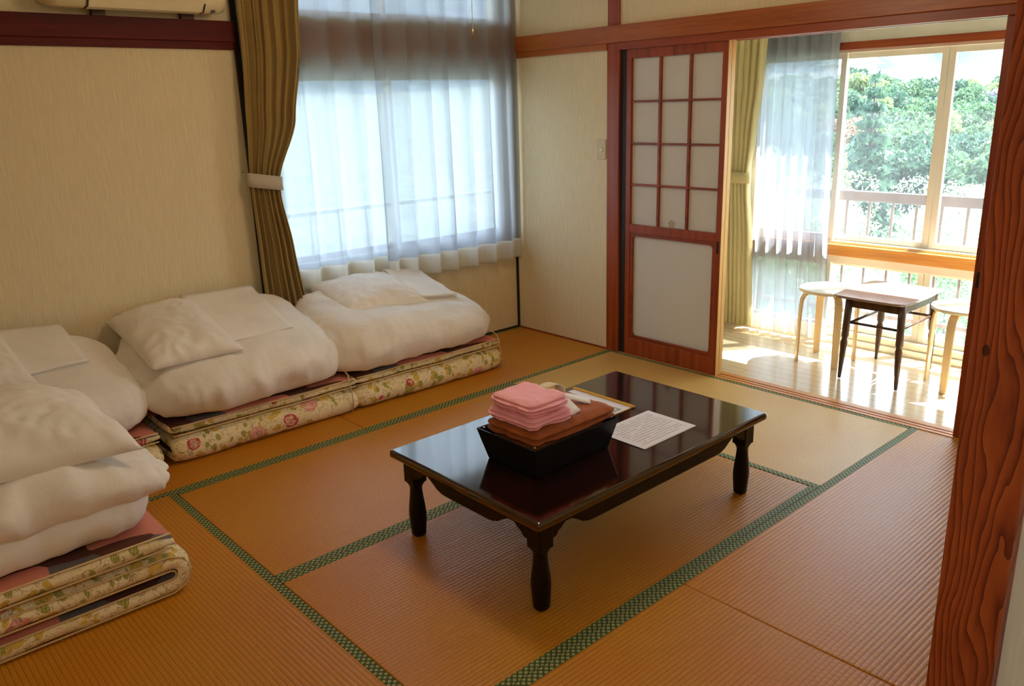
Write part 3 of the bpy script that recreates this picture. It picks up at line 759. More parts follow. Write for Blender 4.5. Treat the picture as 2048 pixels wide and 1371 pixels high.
def futon_mesh(L0, L1, width, th, gap, axis, front, side0, side1, seed=0, N=60):
    """S-folded futon. Folds run across 'axis'; L0/L1 = back/front of the folded pad, front fold at L1.
    axis 'x': pad spans x L0..L1 and y side0..side1; axis 'y': pad spans y L0..L1, x side0..side1"""
    bm = nb(); h = th/2; r_ = h+gap/2
    path = []
    zs = [h, h+2*r_, h+4*r_]
    nseg = 16
    for i in range(nseg+1): path.append((L0+r_+(L1-r_-h-L0-r_)*i/nseg, zs[0]))
    for i in range(1, 8): a = -pi/2+pi*i/8; path.append((L1-r_-h+r_*cos(a), zs[0]+r_+r_*sin(a)))
    for i in range(nseg+1): path.append((L1-r_-h-(L1-r_-h-L0-r_-h)*i/nseg, zs[1]))
    for i in range(1, 8): a = -pi/2+pi*i/8; path.append((L0+r_+h-r_*cos(a), zs[1]+r_+r_*sin(a)))
    for i in range(nseg+1): path.append((L0+r_+h+(front-L0-r_-h-h*0.5)*i/nseg, zs[2]))
    prof = []
    n = len(path)
    for i, (a, z) in enumerate(path):
        q0, q1 = path[max(0, i-1)], path[min(n-1, i+1)]
        tx, tz = q1[0]-q0[0], q1[1]-q0[1]; l = sqrt(tx*tx+tz*tz); tx /= l; tz /= l
        prof.append(((a, z), (-tz, tx)))
    M_ = 7
    rings = []
    sidesteps = 22
    for s in range(sidesteps+1):
        sp = side0+(side1-side0)*s/sidesteps
        es = min(s, sidesteps-s)/1.2
        thick = h*(0.62 if es < 0.5 else (0.93 if es < 1.5 else 1.0))
        ring = []
        for i, ((a, z), (nx_, nz_)) in enumerate(prof):
            endf = 1.0
            if i == n-1: endf = 0.45
            elif i == n-2: endf = 0.85
            wv = 0.006*nz(a*6+seed, sp*5, z*8)
            row = []
            for k in (1, -1):
                aa = a+nx_*thick*endf*k; zz = z+nz_*thick*endf*k+wv*(0.5 if z < th else 1)+0.006*nz(aa*9, sp*8+seed, z*9)
                ss = sp
                if s == 0 or s == sidesteps: ss = sp+(0.004*nz(a*7, z*20, seed))
                if z > zs[1]+r_ and i > n-nseg: aa += 0.012*nz(sp*4+seed, 1.7, 0)
                elif a > L1-0.06: aa += 0.010*nz(sp*5+seed, 4.2, 0)
                row.append(((aa, ss, max(zz, 0.001))))
            ring.append(row)
        rings.append(ring)
    mk = (lambda p: bm.verts.new((p[0], p[1], p[2]))) if axis == 'x' else (lambda p: bm.verts.new((p[1], p[0], p[2])))
    V = [[[mk(row[0]), mk(row[1])] for row in ring] for ring in rings]
    for s in range(sidesteps):
        for i in range(n-1):
            f = bm.faces.new((V[s][i][0], V[s][i+1][0], V[s+1][i+1][0], V[s+1][i][0])); f.material_index = 1
            f = bm.faces.new((V[s][i][1], V[s+1][i][1], V[s+1][i+1][1], V[s][i+1][1])); f.material_index = 0
        for i in (0, n-1):
            f = bm.faces.new((V[s][i][0], V[s+1][i][0], V[s+1][i][1], V[s][i][1])); f.material_index = 0
    for s in (0, sidesteps):
        sg = 1 if s else -1
        mids = []
        for i in range(n):
            c = (V[s][i][0].co+V[s][i][1].co)/2
            if axis == 'x': c.y += sg*0.012*(1 if side1 > side0 else -1)
            else: c.x += sg*0.012*(1 if side1 > side0 else -1)
            mids.append(bm.verts.new(c))
        for i in range(n-1):
            for k in (0, 1): bm.faces.new((V[s][i][k], V[s][i+1][k], mids[i+1], mids[i])).material_index = 0
        for i in (0, n-1): bm.faces.new((V[s][i][0], V[s][i][1], mids[i])).material_index = 0
    for f in bm.faces: f.smooth = True
    futon_mesh.prof = prof
    return bm, zs, th

def pile(idx, y0, y1, label, tie_y, zt=0.235, front3=0.618):
    """folded futon mattress against the window wall"""
    t = thing('futon_mattress', label, 'futon', (0.31, (y0+y1)/2, 0.0), 'floral folded futon mattresses along the wall')
    bm, zs, th = futon_mesh(0.03, 0.630, 0, 0.058, 0.006, 'x', front3, y0, y1, idx*3.3)
    body = obj('mattress', bm, [M_floral[idx], M_patch], t)
    for dz in (0.020, -0.020):
        bm = nb(); pts = []
        for i in range(25):
            y = y0+(y1-y0)*i/24
            pts.append((front3-0.006+0.012*nz(y*4+idx*3.3, 1.7, 0), y, zs[2]+dz+0.004*nz(front3*9, y*8+idx*3.3, zs[2]*9)))
        tube(bm, pts, 0.0035, 6); obj('piping', bm, M_cream_cord, body)
    for ty in tie_y:
        bm = nb()
        tube(bm, [(0.50, ty+0.01, 0.205), (0.56, ty+0.012, 0.212), (0.605, ty+0.004, 0.205), (0.628, ty-0.004, 0.17), (0.636, ty, 0.12), (0.637, ty+0.004, 0.06), (0.625, ty, 0.012)], 0.0035, 6)
        obj('cord_loop', bm, M_cream_cord, t)
    return t
pile(0, -1.688, -0.712, 'floral folded futon mattress by the room corner, below the window', (-0.735,))
pile(1, -2.628, -1.700, 'floral folded futon mattress in the middle of the wall row', (-1.74,))
pile(2, -3.62, -2.690, 'floral folded futon mattress mostly hidden behind the tall pile', ())

# duvets
def dz(z0, z1, xa, xb, extra=None):
    def f(x, y):
        s = min(1, max(0, (x-xa)/(xb-xa)))
        v = z0+(z1-z0)*s
        return v+(extra(x, y) if extra else 0)
    return f
def seam(parent, pts, rad=0.003):
    bm = nb(); tube(bm, pts, rad, 6); return obj('seam_piping', bm, M_piping, parent)

bm = nb(); soft_slab(bm, 0.02, 0.650, -1.805, -0.735, 0.200, dz(0.560, 0.430, 0.02, 0.60, lambda x, y: -0.035*(y+1.3)/0.55), 0.115, n=(44, 64, 16), wr=0.013, wf=3.6, seed=1.3, bulge=0.015, q=0.28, dome=0.05)
t = tag(own(obj('duvet', bm, M_cotton)), 'white folded duvet on the futon by the room corner, under the window', 'duvet', 'folded white duvets'); 
bm = nb(); soft_slab(bm, 0.02, 0.655, -2.695, -1.725, 0.198, dz(0.640, 0.425, 0.02, 0.61), 0.125, n=(44, 64, 16), wr=0.014, wf=3.6, seed=5.1, bulge=0.015, q=0.30, dome=0.07)
tag(own(obj('duvet', bm, M_cotton)), 'white folded duvet on the middle futon of the wall row', 'duvet', 'folded white duvets')
bm = nb(); soft_slab(bm, 0.035, 0.640, -3.60, -2.685, 0.198, dz(0.625, 0.415, 0.02, 0.58), 0.125, n=(44, 60, 16), wr=0.013, wf=3.6, seed=9.4, bulge=0.015, q=0.30, dome=0.07)
tag(own(obj('duvet', bm, M_cotton)), 'white folded duvet behind the tall pile, with a flat folded sheet on it', 'duvet', 'folded white duvets')

# pillows on the wall row
bm = nb(); pillow(bm, (0.02, -1.62, 0.545), (0.43, -1.60, 0.452), (0.46, -1.08, 0.440), (0.03, -1.10, 0.545), 0.085, seed=2)
tag(own(obj('pillow', bm, M_cotton2)), 'white pillow on the duvet below the window', 'pillow', 'white pillows')
bm = nb(); pillow(bm, (0.02, -2.67, 0.560), (0.565, -2.655, 0.440), (0.600, -2.25, 0.450), (0.04, -2.27, 0.615), 0.095, seed=4)
tag(own(obj('pillow', bm, M_cotton2)), 'plump white pillow on the middle duvet of the wall row', 'pillow', 'white pillows')
bm = nb(); pillow(bm, (0.06, -3.56, 0.600), (0.50, -3.56, 0.465), (0.50, -3.07, 0.470), (0.10, -3.10, 0.610), 0.075, seed=6)
tag(own(obj('pillow', bm, M_cotton2)), 'white pillow at the frame edge, on the duvet behind the tall pile', 'pillow', 'white pillows')
# folded sheets
bm = nb(); drape(bm, (0.05, -1.13, 0.572), (0.44, -1.13, 0.462), (0.43, -0.88, 0.430), (0.05, -0.88, 0.535), 0.022, seed=1, layers=2)
tag(own(obj('folded_sheet', bm, M_cotton2)), 'folded white sheet leaning behind the pillow below the window', 'sheet', 'folded white sheets')
bm = nb(); drape(bm, (0.06, -2.32, 0.628), (0.51, -2.30, 0.468), (0.47, -1.94, 0.462), (0.06, -1.95, 0.612), 0.020, seed=2, layers=2)
tag(own(obj('folded_sheet', bm, M_cotton2)), 'folded white sheet half under the plump pillow of the middle pile', 'sheet', 'folded white sheets')
bm = nb(); drape(bm, (0.06, -3.22, 0.618), (0.43, -3.20, 0.490), (0.37, -2.85, 0.478), (0.06, -2.87, 0.590), 0.022, seed=3, layers=3)
tag(own(obj('folded_sheet', bm, M_cotton2)), 'neatly folded white sheet on the duvet behind the tall pile', 'sheet', 'folded white sheets')

# tall pile: futon, two duvets, pillows
t = thing('futon_mattress', 'floral and pink patchwork futon at the bottom of the tall pile', 'futon', (1.3, -3.45, 0))
bm, zs, th = futon_mesh(-3.95, -2.945, 0, 0.068, 0.012, 'y', -2.985, 0.98, 1.615, 11.0)
body = obj('mattress', bm, [M_floral[3], M_patch], t)
for k in (1, -1):
    bm = nb(); pts = []
    for i_, ((a_, z_), (nx_, nz_)) in enumerate(futon_mesh.prof):
        if i_ % 2 == 0 or i_ == len(futon_mesh.prof)-1:
            pts.append((1.617, a_+nx_*0.0245*k, max(0.005, z_+nz_*0.0245*k)))
    tube(bm, pts, 0.0035, 6); obj('piping', bm, M_cream_cord, body)
bm = nb(); soft_slab(bm, 1.02, 1.585, -3.90, -3.045, 0.240, lambda x, y: 0.372+0.02*nz(x*3, y*3, 0), 0.062, n=(44, 64, 14), wr=0.011, wf=4.0, seed=14, bulge=0.02, q=0.12)
tag(own(obj('duvet', bm, M_cotton)), 'bluish white folded quilt directly on the patchwork futon of the tall pile', 'duvet', 'white bedding of the tall pile')
bm = nb(); soft_slab(bm, 1.00, 1.60, -3.92, -2.965, 0.345, lambda x, y: 0.512-0.10*max(0, (y+3.25)/0.3)+0.012*nz(x*4, y*4, 2), 0.082, n=(44, 64, 14), wr=0.014, wf=4.0, seed=17, bulge=0.03, q=0.12)
tag(own(obj('duvet', bm, M_cotton)), 'thick white folded quilt sagging over the end of the tall pile, second from the top', 'duvet', 'white bedding of the tall pile')
bm = nb(); pillow(bm, (1.02, -3.78, 0.535), (1.57, -3.80, 0.530), (1.575, -3.025, 0.505), (1.10, -3.05, 0.545), 0.17, N=60, seed=8, wr=0.014, low=0.12)
tag(own(obj('pillow', bm, M_cotton2)), 'large white pillow with a pointed corner on top of the tall pile', 'pillow', 'white bedding of the tall pile')

# ---------------------------------------------------------------- curtains
def curtain(bm, axis, p0, rows, nf, N=170, ph=0.0, seed=0.0, vary=0.9):
    """rows: list of (z, a, b, amp): cloth spans a..b at height z; folds go out of plane p0"""
    R = []
    for (z, a, b, am) in rows:
        row = []
        for i in range(N+1):
            s = i/N
            k = 2*pi*nf*s+ph+vary*nz(s*(3.2 if vary > 1 else 5)+seed, z*(0.5 if vary > 1 else 0.7), seed)
            off = am*(sin(k)+0.35*sin(2.1*k+1.0+z*0.6)*(1.1 if vary > 1 else 0.6))
            q = a+(b-a)*s+am*0.35*cos(k)*(1 if 0 < i < N else 0)
            row.append(bm.verts.new((p0+off, q, z) if axis == 'y' else (q, p0+off, z)))
        R.append(row)
    for j in range(len(R)-1):
        for i in range(N):
            f = bm.faces.new((R[j][i], R[j][i+1], R[j+1][i+1], R[j+1][i])); f.smooth = True
def interp_rows(keys, n):
    out = []
    for i in range(n+1):
        z = keys[0][0]+(keys[-1][0]-keys[0][0])*i/n
        for a, b in zip(keys, keys[1:]):
            if (z <= a[0]+1e-9 and z >= b[0]-1e-9):
                s = (a[0]-z)/(a[0]-b[0]); s2 = s*s*(3-2*s)*0.5+s*0.5
                out.append(tuple([z]+[a[k]+(b[k]-a[k])*s2 for k in (1, 2, 3)])); break
    return out
def solid(o, th=0.0025):
    md = o.modifiers.new('solid', 'SOLIDIFY'); md.thickness = th; md.offset = 0
    return o
# olive drape by the side window
t = thing('curtain', 'olive khaki drape tied back beside the side window', 'curtain', (0.11, -1.72, 0.0))
bm = nb(); curtain(bm, 'y', 0.105, interp_rows([(2.27, -1.868, -1.515, 0.026), (1.80, -1.872, -1.545, 0.028), (1.45, -1.890, -1.615, 0.026), (1.16, -1.905, -1.742, 0.020), (1.08, -1.905, -1.745, 0.019), (0.80, -1.900, -1.705, 0.026), (0.44, -1.895, -1.665, 0.030)], 60), 6, ph=0.4, seed=3.1, vary=2.2)
solid(obj('drape', bm, M_khaki, t))
bm = nb()
def tieband(bm, cx, cy, a, b, z0, z1, dzdy, n=40, th=0.004):
    pr = []
    for i in range(n):
        an = 2*pi*i/n
        x, y = cx+a*cos(an), cy+b*sin(an)
        zz = dzdy*(y-(cy-b))
        pr.append(((x, y), (cx+(a+th)*cos(an), cy+(b+th)*sin(an)), zz))
    V = [(bm.verts.new((p[0][0], p[0][1], z0+p[2])), bm.verts.new((p[1][0], p[1][1], z0+p[2])), bm.verts.new((p[1][0], p[1][1], z1+p[2])), bm.verts.new((p[0][0], p[0][1], z1+p[2]))) for p in pr]
    for i in range(n):
        A, B = V[i], V[(i+1) % n]
        for k in range(4): bm.faces.new((A[k], B[k], B[(k+1) % 4], A[(k+1) % 4])).smooth = True
tieband(bm, 0.105, -1.825, 0.036, 0.090, 1.135, 1.205, -0.18)
obj('tieback', bm, M_tie, t)
bm = nb(); tube(bm, [(0.0, -1.895, 1.20), (0.03, -1.90, 1.20), (0.045, -1.905, 1.19), (0.05, -1.90, 1.175), (0.075, -1.895, 1.175)], 0.003, 6); obj('tieback_hook', bm, M_steel, t)
# sheer panels over the side window
def sheer_panel(y0, y1, nf, z_top, z_bot, hem_z, label, seed, x=0.062, nm='sheer_curtain', am=0.026, skew=0.0):
    t = thing(nm, label, 'sheer curtain', (x, (y0+y1)/2, 0.0), 'white sheer curtains')
    rows = [(z_top-(z_top-hem_z)*i/40, y0, y1, am*(0.7+0.5*i/40)) for i in range(41)]
    bm = nb(); curtain(bm, 'y', x, rows, nf, seed=seed); obj('voile', bm, M_sheer, t)
    rows = [(hem_z-(hem_z-z_bot)*i/8, y0, y1, am*1.2) for i in range(9)]
    bm = nb(); curtain(bm, 'y', x, rows, nf, seed=seed); solid(obj('hem', bm, M_hem, t), 0.0015)
    return t
sheer_panel(-1.800, -1.080, 4, 2.27, 0.545, 0.660, 'white sheer curtain panel beside the olive drape', 1.0, x=0.060)
sheer_panel(-1.100, -0.030, 7, 2.27, 0.505, 0.632, 'white sheer curtain panel reaching the room corner', 7.0, x=0.078)
bm = nb(); bx(bm, 0.03, 0.13, -1.88, -0.02, 2.275, 2.295); tag(own(obj('curtain_rail', bm, M_alu, None, 0.003)), 'metal curtain rail above the side window, over drape and sheers', 'curtain rail')
# sunroom drape and sheer
t = thing('curtain', 'light khaki drape tied back in the sunroom corner', 'curtain', (1.1, 0.96, 0.0))
bm = nb(); curtain(bm, 'x', 0.965, interp_rows([(2.04, 0.92, 1.245, 0.026), (1.6, 0.93, 1.225, 0.026), (1.25, 0.96, 1.190, 0.022), (1.04, 0.985, 1.165, 0.016), (0.96, 0.985, 1.165, 0.016), (0.6, 1.0, 1.20, 0.022), (0.03, 1.02, 1.225, 0.026)], 60), 7, ph=1.4, seed=5.5)
solid(obj('drape', bm, M_khaki2, t))
bm = nb()
n = 40; pr = []
for i in range(n):
    an = 2*pi*i/n; pr.append((cos(an), sin(an)))
V = [(bm.verts.new((1.075+0.098*c, 0.965+0.030*s, 0.965)), bm.verts.new((1.075+0.102*c, 0.965+0.034*s, 0.965)), bm.verts.new((1.075+0.102*c, 0.965+0.034*s, 1.035)), bm.verts.new((1.075+0.098*c, 0.965+0.030*s, 1.035))) for c, s in pr]
for i in range(n):
    A, B = V[i], V[(i+1) % n]
    for k in range(4): bm.faces.new((A[k], B[k], B[(k+1) % 4], A[(k+1) % 4])).smooth = True
obj('tieback', bm, M_khaki2, t)
t = thing('sheer_curtain', 'long white sheer curtain glowing in the sunroom window', 'sheer curtain', (1.45, 1.0, 0.0), 'white sheer curtains')
bm = nb(); curtain(bm, 'x', 1.002, [(2.04-1.92*i/50, 1.185, 1.690+0.05*(i/50)**1.5, 0.016+0.006*i/50) for i in range(51)], 7, seed=2.2); obj('voile', bm, M_sheer, t)
bm = nb(); curtain(bm, 'x', 1.002, [(0.12-0.10*i/6, 1.185, 1.740+0.003*i, 0.022) for i in range(7)], 7, seed=2.2); solid(obj('hem', bm, M_hem, t), 0.0015)
bm = nb(); bx(bm, 0.85, 3.7, 0.93, 1.03, 2.042, 2.058); tag(own(obj('curtain_rail', bm, M_alu, None, 0.003)), 'metal curtain rail under the sunroom ceiling', 'curtain rail')

# ---------------------------------------------------------------- low table
TX0, TX1, TY0, TY1, TZ = 1.800, 2.565, -2.285, -1.062, 0.335
t = thing('low_table', 'low dark lacquered table with scalloped apron on the tatami', 'table', ((TX0+TX1)/2, (TY0+TY1)/2, 0))
bm = nb(); bx(bm, TX0, TX1, TY0, TY1, TZ-0.030, TZ); obj('tabletop', bm, M_lacquer, t, 0.010, seg=4)
def apron(a0, a1, fixed, axis):
    L = a1-a0; zt = TZ-0.030
    prof = [(0, 0.097), (0.055, 0.097), (0.072, 0.093), (0.082, 0.080), (0.098, 0.072), (0.112, 0.060), (0.140, 0.060), (0.165, 0.074), (0.190, 0.090), (0.215, 0.098), (0.240, 0.100)]
    pts = [(a0+s, TZ-dd) for s, dd in prof]+[(a1-s, TZ-dd) for s, dd in prof[::-1]]
    pts = [(a0, zt+0.002)]+pts+[(a1, zt+0.002)]
    bm = nb(); prism(bm, pts, fixed, 'y' if axis == 'x' else 'x')
    obj('apron', bm, M_lacquer_dark, t, 0.002)
IN = 0.036
for yy in (TY0+IN, TY1-IN-0.02): apron(TX0+IN, TX1-IN, (yy, yy+0.02), 'x')
for xx in (TX0+IN, TX1-IN-0.02): apron(TY0+IN, TY1-IN, (xx, xx+0.02), 'y')
for lx in (TX0+0.062, TX1-0.062):
    for ly in (TY0+0.064, TY1-0.064):
        bm = nb()
        lathe(bm, lx, ly, [(0.020, 0.0), (0.0235, 0.004), (0.0245, 0.012), (0.0265, 0.04), (0.0285, 0.075), (0.0285, 0.095), (0.026, 0.125), (0.0225, 0.155), (0.0205, 0.178), (0.0205, 0.190), (0.0235, 0.200), (0.0285, 0.208), (0.0290, 0.214)], 32, 0.35)
        bx(bm, lx-0.029, lx+0.029, ly-0.029, ly+0.029, 0.212, TZ-0.028)
        obj('leg', bm, M_lacquer_dark, t, 0.003)

# basket on the table
t = thing('tray_box', 'black flared box holding brown and pink towels on the low table', 'box', (2.228, -1.909, TZ+0.001))
bm = nb()
def ring(x0, x1, y0, y1, z): return [bm.verts.new(p) for p in ((x0, y0, z), (x1, y0, z), (x1, y1, z), (x0, y1, z))]
zb = TZ+0.001
R = [ring(2.110, 2.347, -2.083, -1.736, zb), ring(2.085, 2.372, -2.112, -1.706, zb+0.112), ring(2.093, 2.364, -2.104, -1.714, zb+0.112), ring(2.118, 2.339, -2.075, -1.744, zb+0.008)]
for a, b in zip(R, R[1:]):
    for k in range(4): bm.faces.new((a[k], a[(k+1) % 4], b[(k+1) % 4], b[k]))
bm.faces.new(R[0][::-1]); bm.faces.new(R[3])
obj('box_body', bm, M_black, t, 0.002)
for (sx, sy) in ((2.352, -2.092), (2.352, -1.725), (2.104, -2.092), (2.104, -1.725)):
    bm = nb(); lathe(bm, sx, sy, [(0.0045, zb+0.1122), (0.0045, zb+0.1136), (0.002, zb+0.1146)], 12); obj('corner_rivet', bm, M_steel, t)
# towels
def towel(name, x0, x1, y0, y1, z0, z1, matl, label, cat, group, seed, layers, rad=None, wr=0.004, n=(24, 28, 26), tilt=None):
    bm = nb(); f = (lambda x, y: z1) if tilt is None else tilt
    soft_slab(bm, x0, x1, y0, y1, z0, f, rad or (z1-z0)*0.5, n, wr, 14, seed, 0.0, layers)
    return tag(own(obj(name, bm, matl)), label, cat, group)
towel('bath_towel', 2.122, 2.338, -2.070, -1.748, zb+0.052, zb+0.103, M_brown_towel, 'lower of the two folded brown bath towels in the black box', 'towel', 'folded brown towels', 21, 2)
towel('bath_towel', 2.108, 2.350, -2.085, -1.705, zb+0.103, zb+0.150, M_brown_towel, 'upper folded brown bath towel, the pink towels lying on it', 'towel', 'folded brown towels', 24, 2)
towel('hand_towel', 2.115, 2.325, -2.075, -1.895, zb+0.150, zb+0.190, M_pink_towel, 'lower folded pink hand towel on the brown towels', 'towel', 'folded pink towels', 31, 3, wr=0.004)
towel('hand_towel', 2.118, 2.315, -2.072, -1.900, zb+0.190, zb+0.236, M_pink_towel, 'top folded pink hand towel of the little stack', 'towel', 'folded pink towels', 35, 4, wr=0.005)
# ribbon: cream loop with white tails
t = thing('robe_belt', 'cream and white cloth belt, coiled on the brown towel beside the pink towels', 'belt', (2.24, -1.83, zb+0.15))
def ribbon(bm, pts, wdir, w, th=0.003):
    pts = [Vector(p) for p in pts]; wd = Vector(wdir).normalized()
    prev = None
    for i, p in enumerate(pts):
        tg = (pts[min(i+1, len(pts)-1)]-pts[max(0, i-1)]).normalized(); nn = tg.cross(wd).normalized()
        q = [bm.verts.new(p+wd*w/2*a+nn*th/2*b) for a, b in ((-1, -1), (1, -1), (1, 1), (-1, 1))]
        if prev:
            for k in range(4): bm.faces.new((prev[k], prev[(k+1) % 4], q[(k+1) % 4], q[k])).smooth = True
        else: bm.faces.new(q)
        prev = q
    bm.faces.new(prev[::-1])
bm = nb(); cz = zb+0.186
ribbon(bm, [(2.17+0.055*0, -1.90+0.0, cz+0.028)]+[(2.17, -1.845+0.055*cos(a), cz+0.034*sin(a)) for a in [pi*0.62-pi*1.25*i/16 for i in range(17)]]+[(2.17, -1.87, cz-0.030)], (1, 0.15, 0), 0.042)
obj('belt_loop', bm, M_cream_cloth, t)
bm = nb(); ribbon(bm, [(2.190, -1.855, zb+0.190), (2.225, -1.855, zb+0.190), (2.262, -1.858, zb+0.180), (2.298, -1.862, zb+0.165), (2.318, -1.864, zb+0.158)], (0.1, 1, 0.25), 0.040)
obj('belt_tail', bm, M_white_cloth, t)
bm = nb(); ribbon(bm, [(2.185, -1.850, zb+0.180), (2.205, -1.818, zb+0.180), (2.230, -1.788, zb+0.172), (2.256, -1.762, zb+0.162), (2.272, -1.746, zb+0.158)], (1, -0.85, -0.2), 0.042)
obj('belt_tail', bm, M_white_cloth, t)
# papers
t = thing('leaflet', 'printed white leaflet lying on the table beside the black box', 'leaflet', (2.337, -1.513, TZ+0.001))
bm = nb()
for k, dx in ((0, 0.002), (1, 0.0)):
    bx(bm, -0.111+dx, 0.111+dx, -0.150+dx, 0.150, 0.0012*k, 0.0012*k+0.0009)
o = obj('page', bm, M_paper, None); o.parent = t
t = thing('clip_folder', 'gold edged board with white sheet on the table behind the box', 'folder', (2.06, -1.46, TZ+0.001))
part('board', (1.900, 2.163, -1.62, -1.368, TZ+0.001, TZ+0.0035), M_gold, t, 0.001)
part('gold_edge', (1.835, 2.166, -1.386, -1.366, TZ+0.001, TZ+0.009), M_gold, t, 0.002)
part('sheet', (1.850, 2.160, -1.62, -1.386, TZ+0.0037, TZ+0.0045), M_white_paper, t)
part('picture_stamp', (2.112, 2.146, -1.470, -1.428, TZ+0.0047, TZ+0.0051), M_stamp, t)
part('stamp_centre', (2.121, 2.137, -1.459, -1.440, TZ+0.0052, TZ+0.0055), M_white_paper, t)

# ---------------------------------------------------------------- sunroom furniture
t = thing('side_table', 'small dark wooden table with ring stretcher in the sunroom', 'table', (2.27, 0.66, 0))
tz = 0.462
bm = nb()
def outline(x0, x1, y0, y1, bow, rad, n=10):
    pts = []
    cs = [(x1-rad, y1-rad, 0), (x0+rad, y1-rad, 90), (x0+rad, y0+rad, 180), (x1-rad, y0+rad, 270)]
    for i, (cx, cy, a0) in enumerate(cs):
        for k in range(7): an = radians(a0+90*k/6); pts.append([cx+rad*cos(an), cy+rad*sin(an)])
        nx_ = cs[(i+1) % 4]
    cx, cy = (x0+x1)/2, (y0+y1)/2; hx, hy = (x1-x0)/2, (y1-y0)/2
    out = []
    m = len(pts)
    for i in range(m):
        a, b = Vector(pts[i]), Vector(pts[(i+1) % m]); st = 8 if (b-a).length > 0.05 else 1
        for s in range(st): out.append(a+(b-a)*s/st)
    res = []
    for p in out:
        px, py = (p.x-cx)/hx, (p.y-cy)/hy
        k = (1-abs(py)**2) if abs(px) > 0.97 else 0; j = (1-abs(px)**2) if abs(py) > 0.97 else 0
        res.append((p.x+bow*k*(1 if px > 0 else -1), p.y+bow*j*(1 if py > 0 else -1)))
    return res
prism(bm, outline(2.055, 2.432, 0.425, 0.905, 0.014, 0.03), (tz-0.014, tz), 'z')
obj('tabletop', bm, plain('glare_toned_veneer', srgb(150, 128, 116), 0.15, 0.8), t, 0.003)  # veneer paled and greyed so its colour carries the window glare
part('apron', [(2.135, 2.415, 0.452, 0.468, tz-0.062, tz-0.013), (2.135, 2.415, 0.862, 0.878, tz-0.062, tz-0.013), (2.128, 2.144, 0.46, 0.87, tz-0.062, tz-0.013), (2.404, 2.42, 0.46, 0.87, tz-0.062, tz-0.013)], M_darkwood, t, 0.002)
for (fx, fy) in ((2.122, 0.440), (2.430, 0.440), (2.118, 0.895), (2.420, 0.895)):
    ix, iy = 2.273+(fx-2.273)*0.90, 0.665+(fy-0.665)*0.93
    bm = nb(); pts = []; rs = []
    for z, rr in ((0.0, 0.0075), (0.012, 0.009), (0.13, 0.0155), (0.205, 0.019), (0.222, 0.0145), (0.228, 0.0145), (0.240, 0.020), (0.34, 0.019), (tz-0.014, 0.0195)):
        s = z/tz; pts.append((fx+(ix-fx)*s, fy+(iy-fy)*s, z)); rs.append(rr)
    tube(bm, pts, rs, 10); obj('leg', bm, M_darkwood, t)
bm = nb(); sz = 0.315
q = [(2.150, 0.458), (2.408, 0.458), (2.405, 0.868), (2.148, 0.868)]
for i in range(4):
    a, b = q[i], q[(i+1) % 4]; tube(bm, [(a[0], a[1], sz), (b[0], b[1], sz)], 0.0075, 8)
obj('stretcher', bm, M_darkwood, t)

def make_stool(label):
    t = thing('stool', label, 'stool', (0, 0, 0), 'bentwood stools in the sunroom')
    H = 0.437
    bm = nb(); lathe(bm, 0, 0, [(0.160, H-0.018), (0.168, H-0.016), (0.170, H-0.004), (0.166, H), (0.001, H)], 48); obj('seat', bm, M_seat, t)
    for k in range(4):
        bm = nb(); ang = pi/4+k*pi/2
        path = [(0.165, 0.0), (0.164, 0.10), (0.163, 0.22), (0.160, 0.33), (0.155, 0.372), (0.143, 0.398), (0.122, 0.412), (0.095, 0.416), (0.05, 0.416)]
        w = 0.021; th = 0.012; rot = Matrix.Rotation(ang, 3, 'Z'); prev = None
        for i, (rr, z) in enumerate(path):
            a, b = path[max(0, i-1)], path[min(len(path)-1, i+1)]
            tx, tz_ = b[0]-a[0], b[1]-a[1]; l = sqrt(tx*tx+tz_*tz_); nx_, nz_ = -tz_/l, tx/l
            ww = w*(0.85+0.15*min(1, z/0.3))
            qv = [bm.verts.new(rot @ Vector((rr+nx_*th/2*sgn, yy*ww, z+nz_*th/2*sgn if i else z))) for sgn, yy in ((-1, -1), (-1, 1), (1, 1), (1, -1))]
            if prev:
                for m_ in range(4): bm.faces.new((prev[m_], prev[(m_+1) % 4], qv[(m_+1) % 4], qv[m_]))
            else: bm.faces.new(qv)
            prev = qv
        bm.faces.new(prev[::-1]); obj('leg', bm, M_birch, t, 0.002)
    return t
s1 = make_stool('bentwood stool with cream seat beside the sheer curtain')
s1.location = (1.910, 0.685, -0.004)
dup(s1, (2.632, 0.722, -0.004), radians(41), 'bentwood stool with cream seat, partly hidden by the open sliding door')

# ---------------------------------------------------------------- wall fittings
t = thing('light_switch', 'ivory light switch on the wallpaper beside the post', 'light switch', (0.771, -0.004, 1.168))
part('switch_plate', (0.736, 0.806, -0.008, 0.0, 1.168, 1.282), M_switch, t, 0.003)
part('rocker', (0.759, 0.783, -0.013, -0.008, 1.212, 1.232), plain('rocker_white', srgb(226, 216, 186), 0.3), t, 0.002)
part('label_window', (0.762, 0.780, -0.009, -0.008, 1.238, 1.252), M_plastic, t)
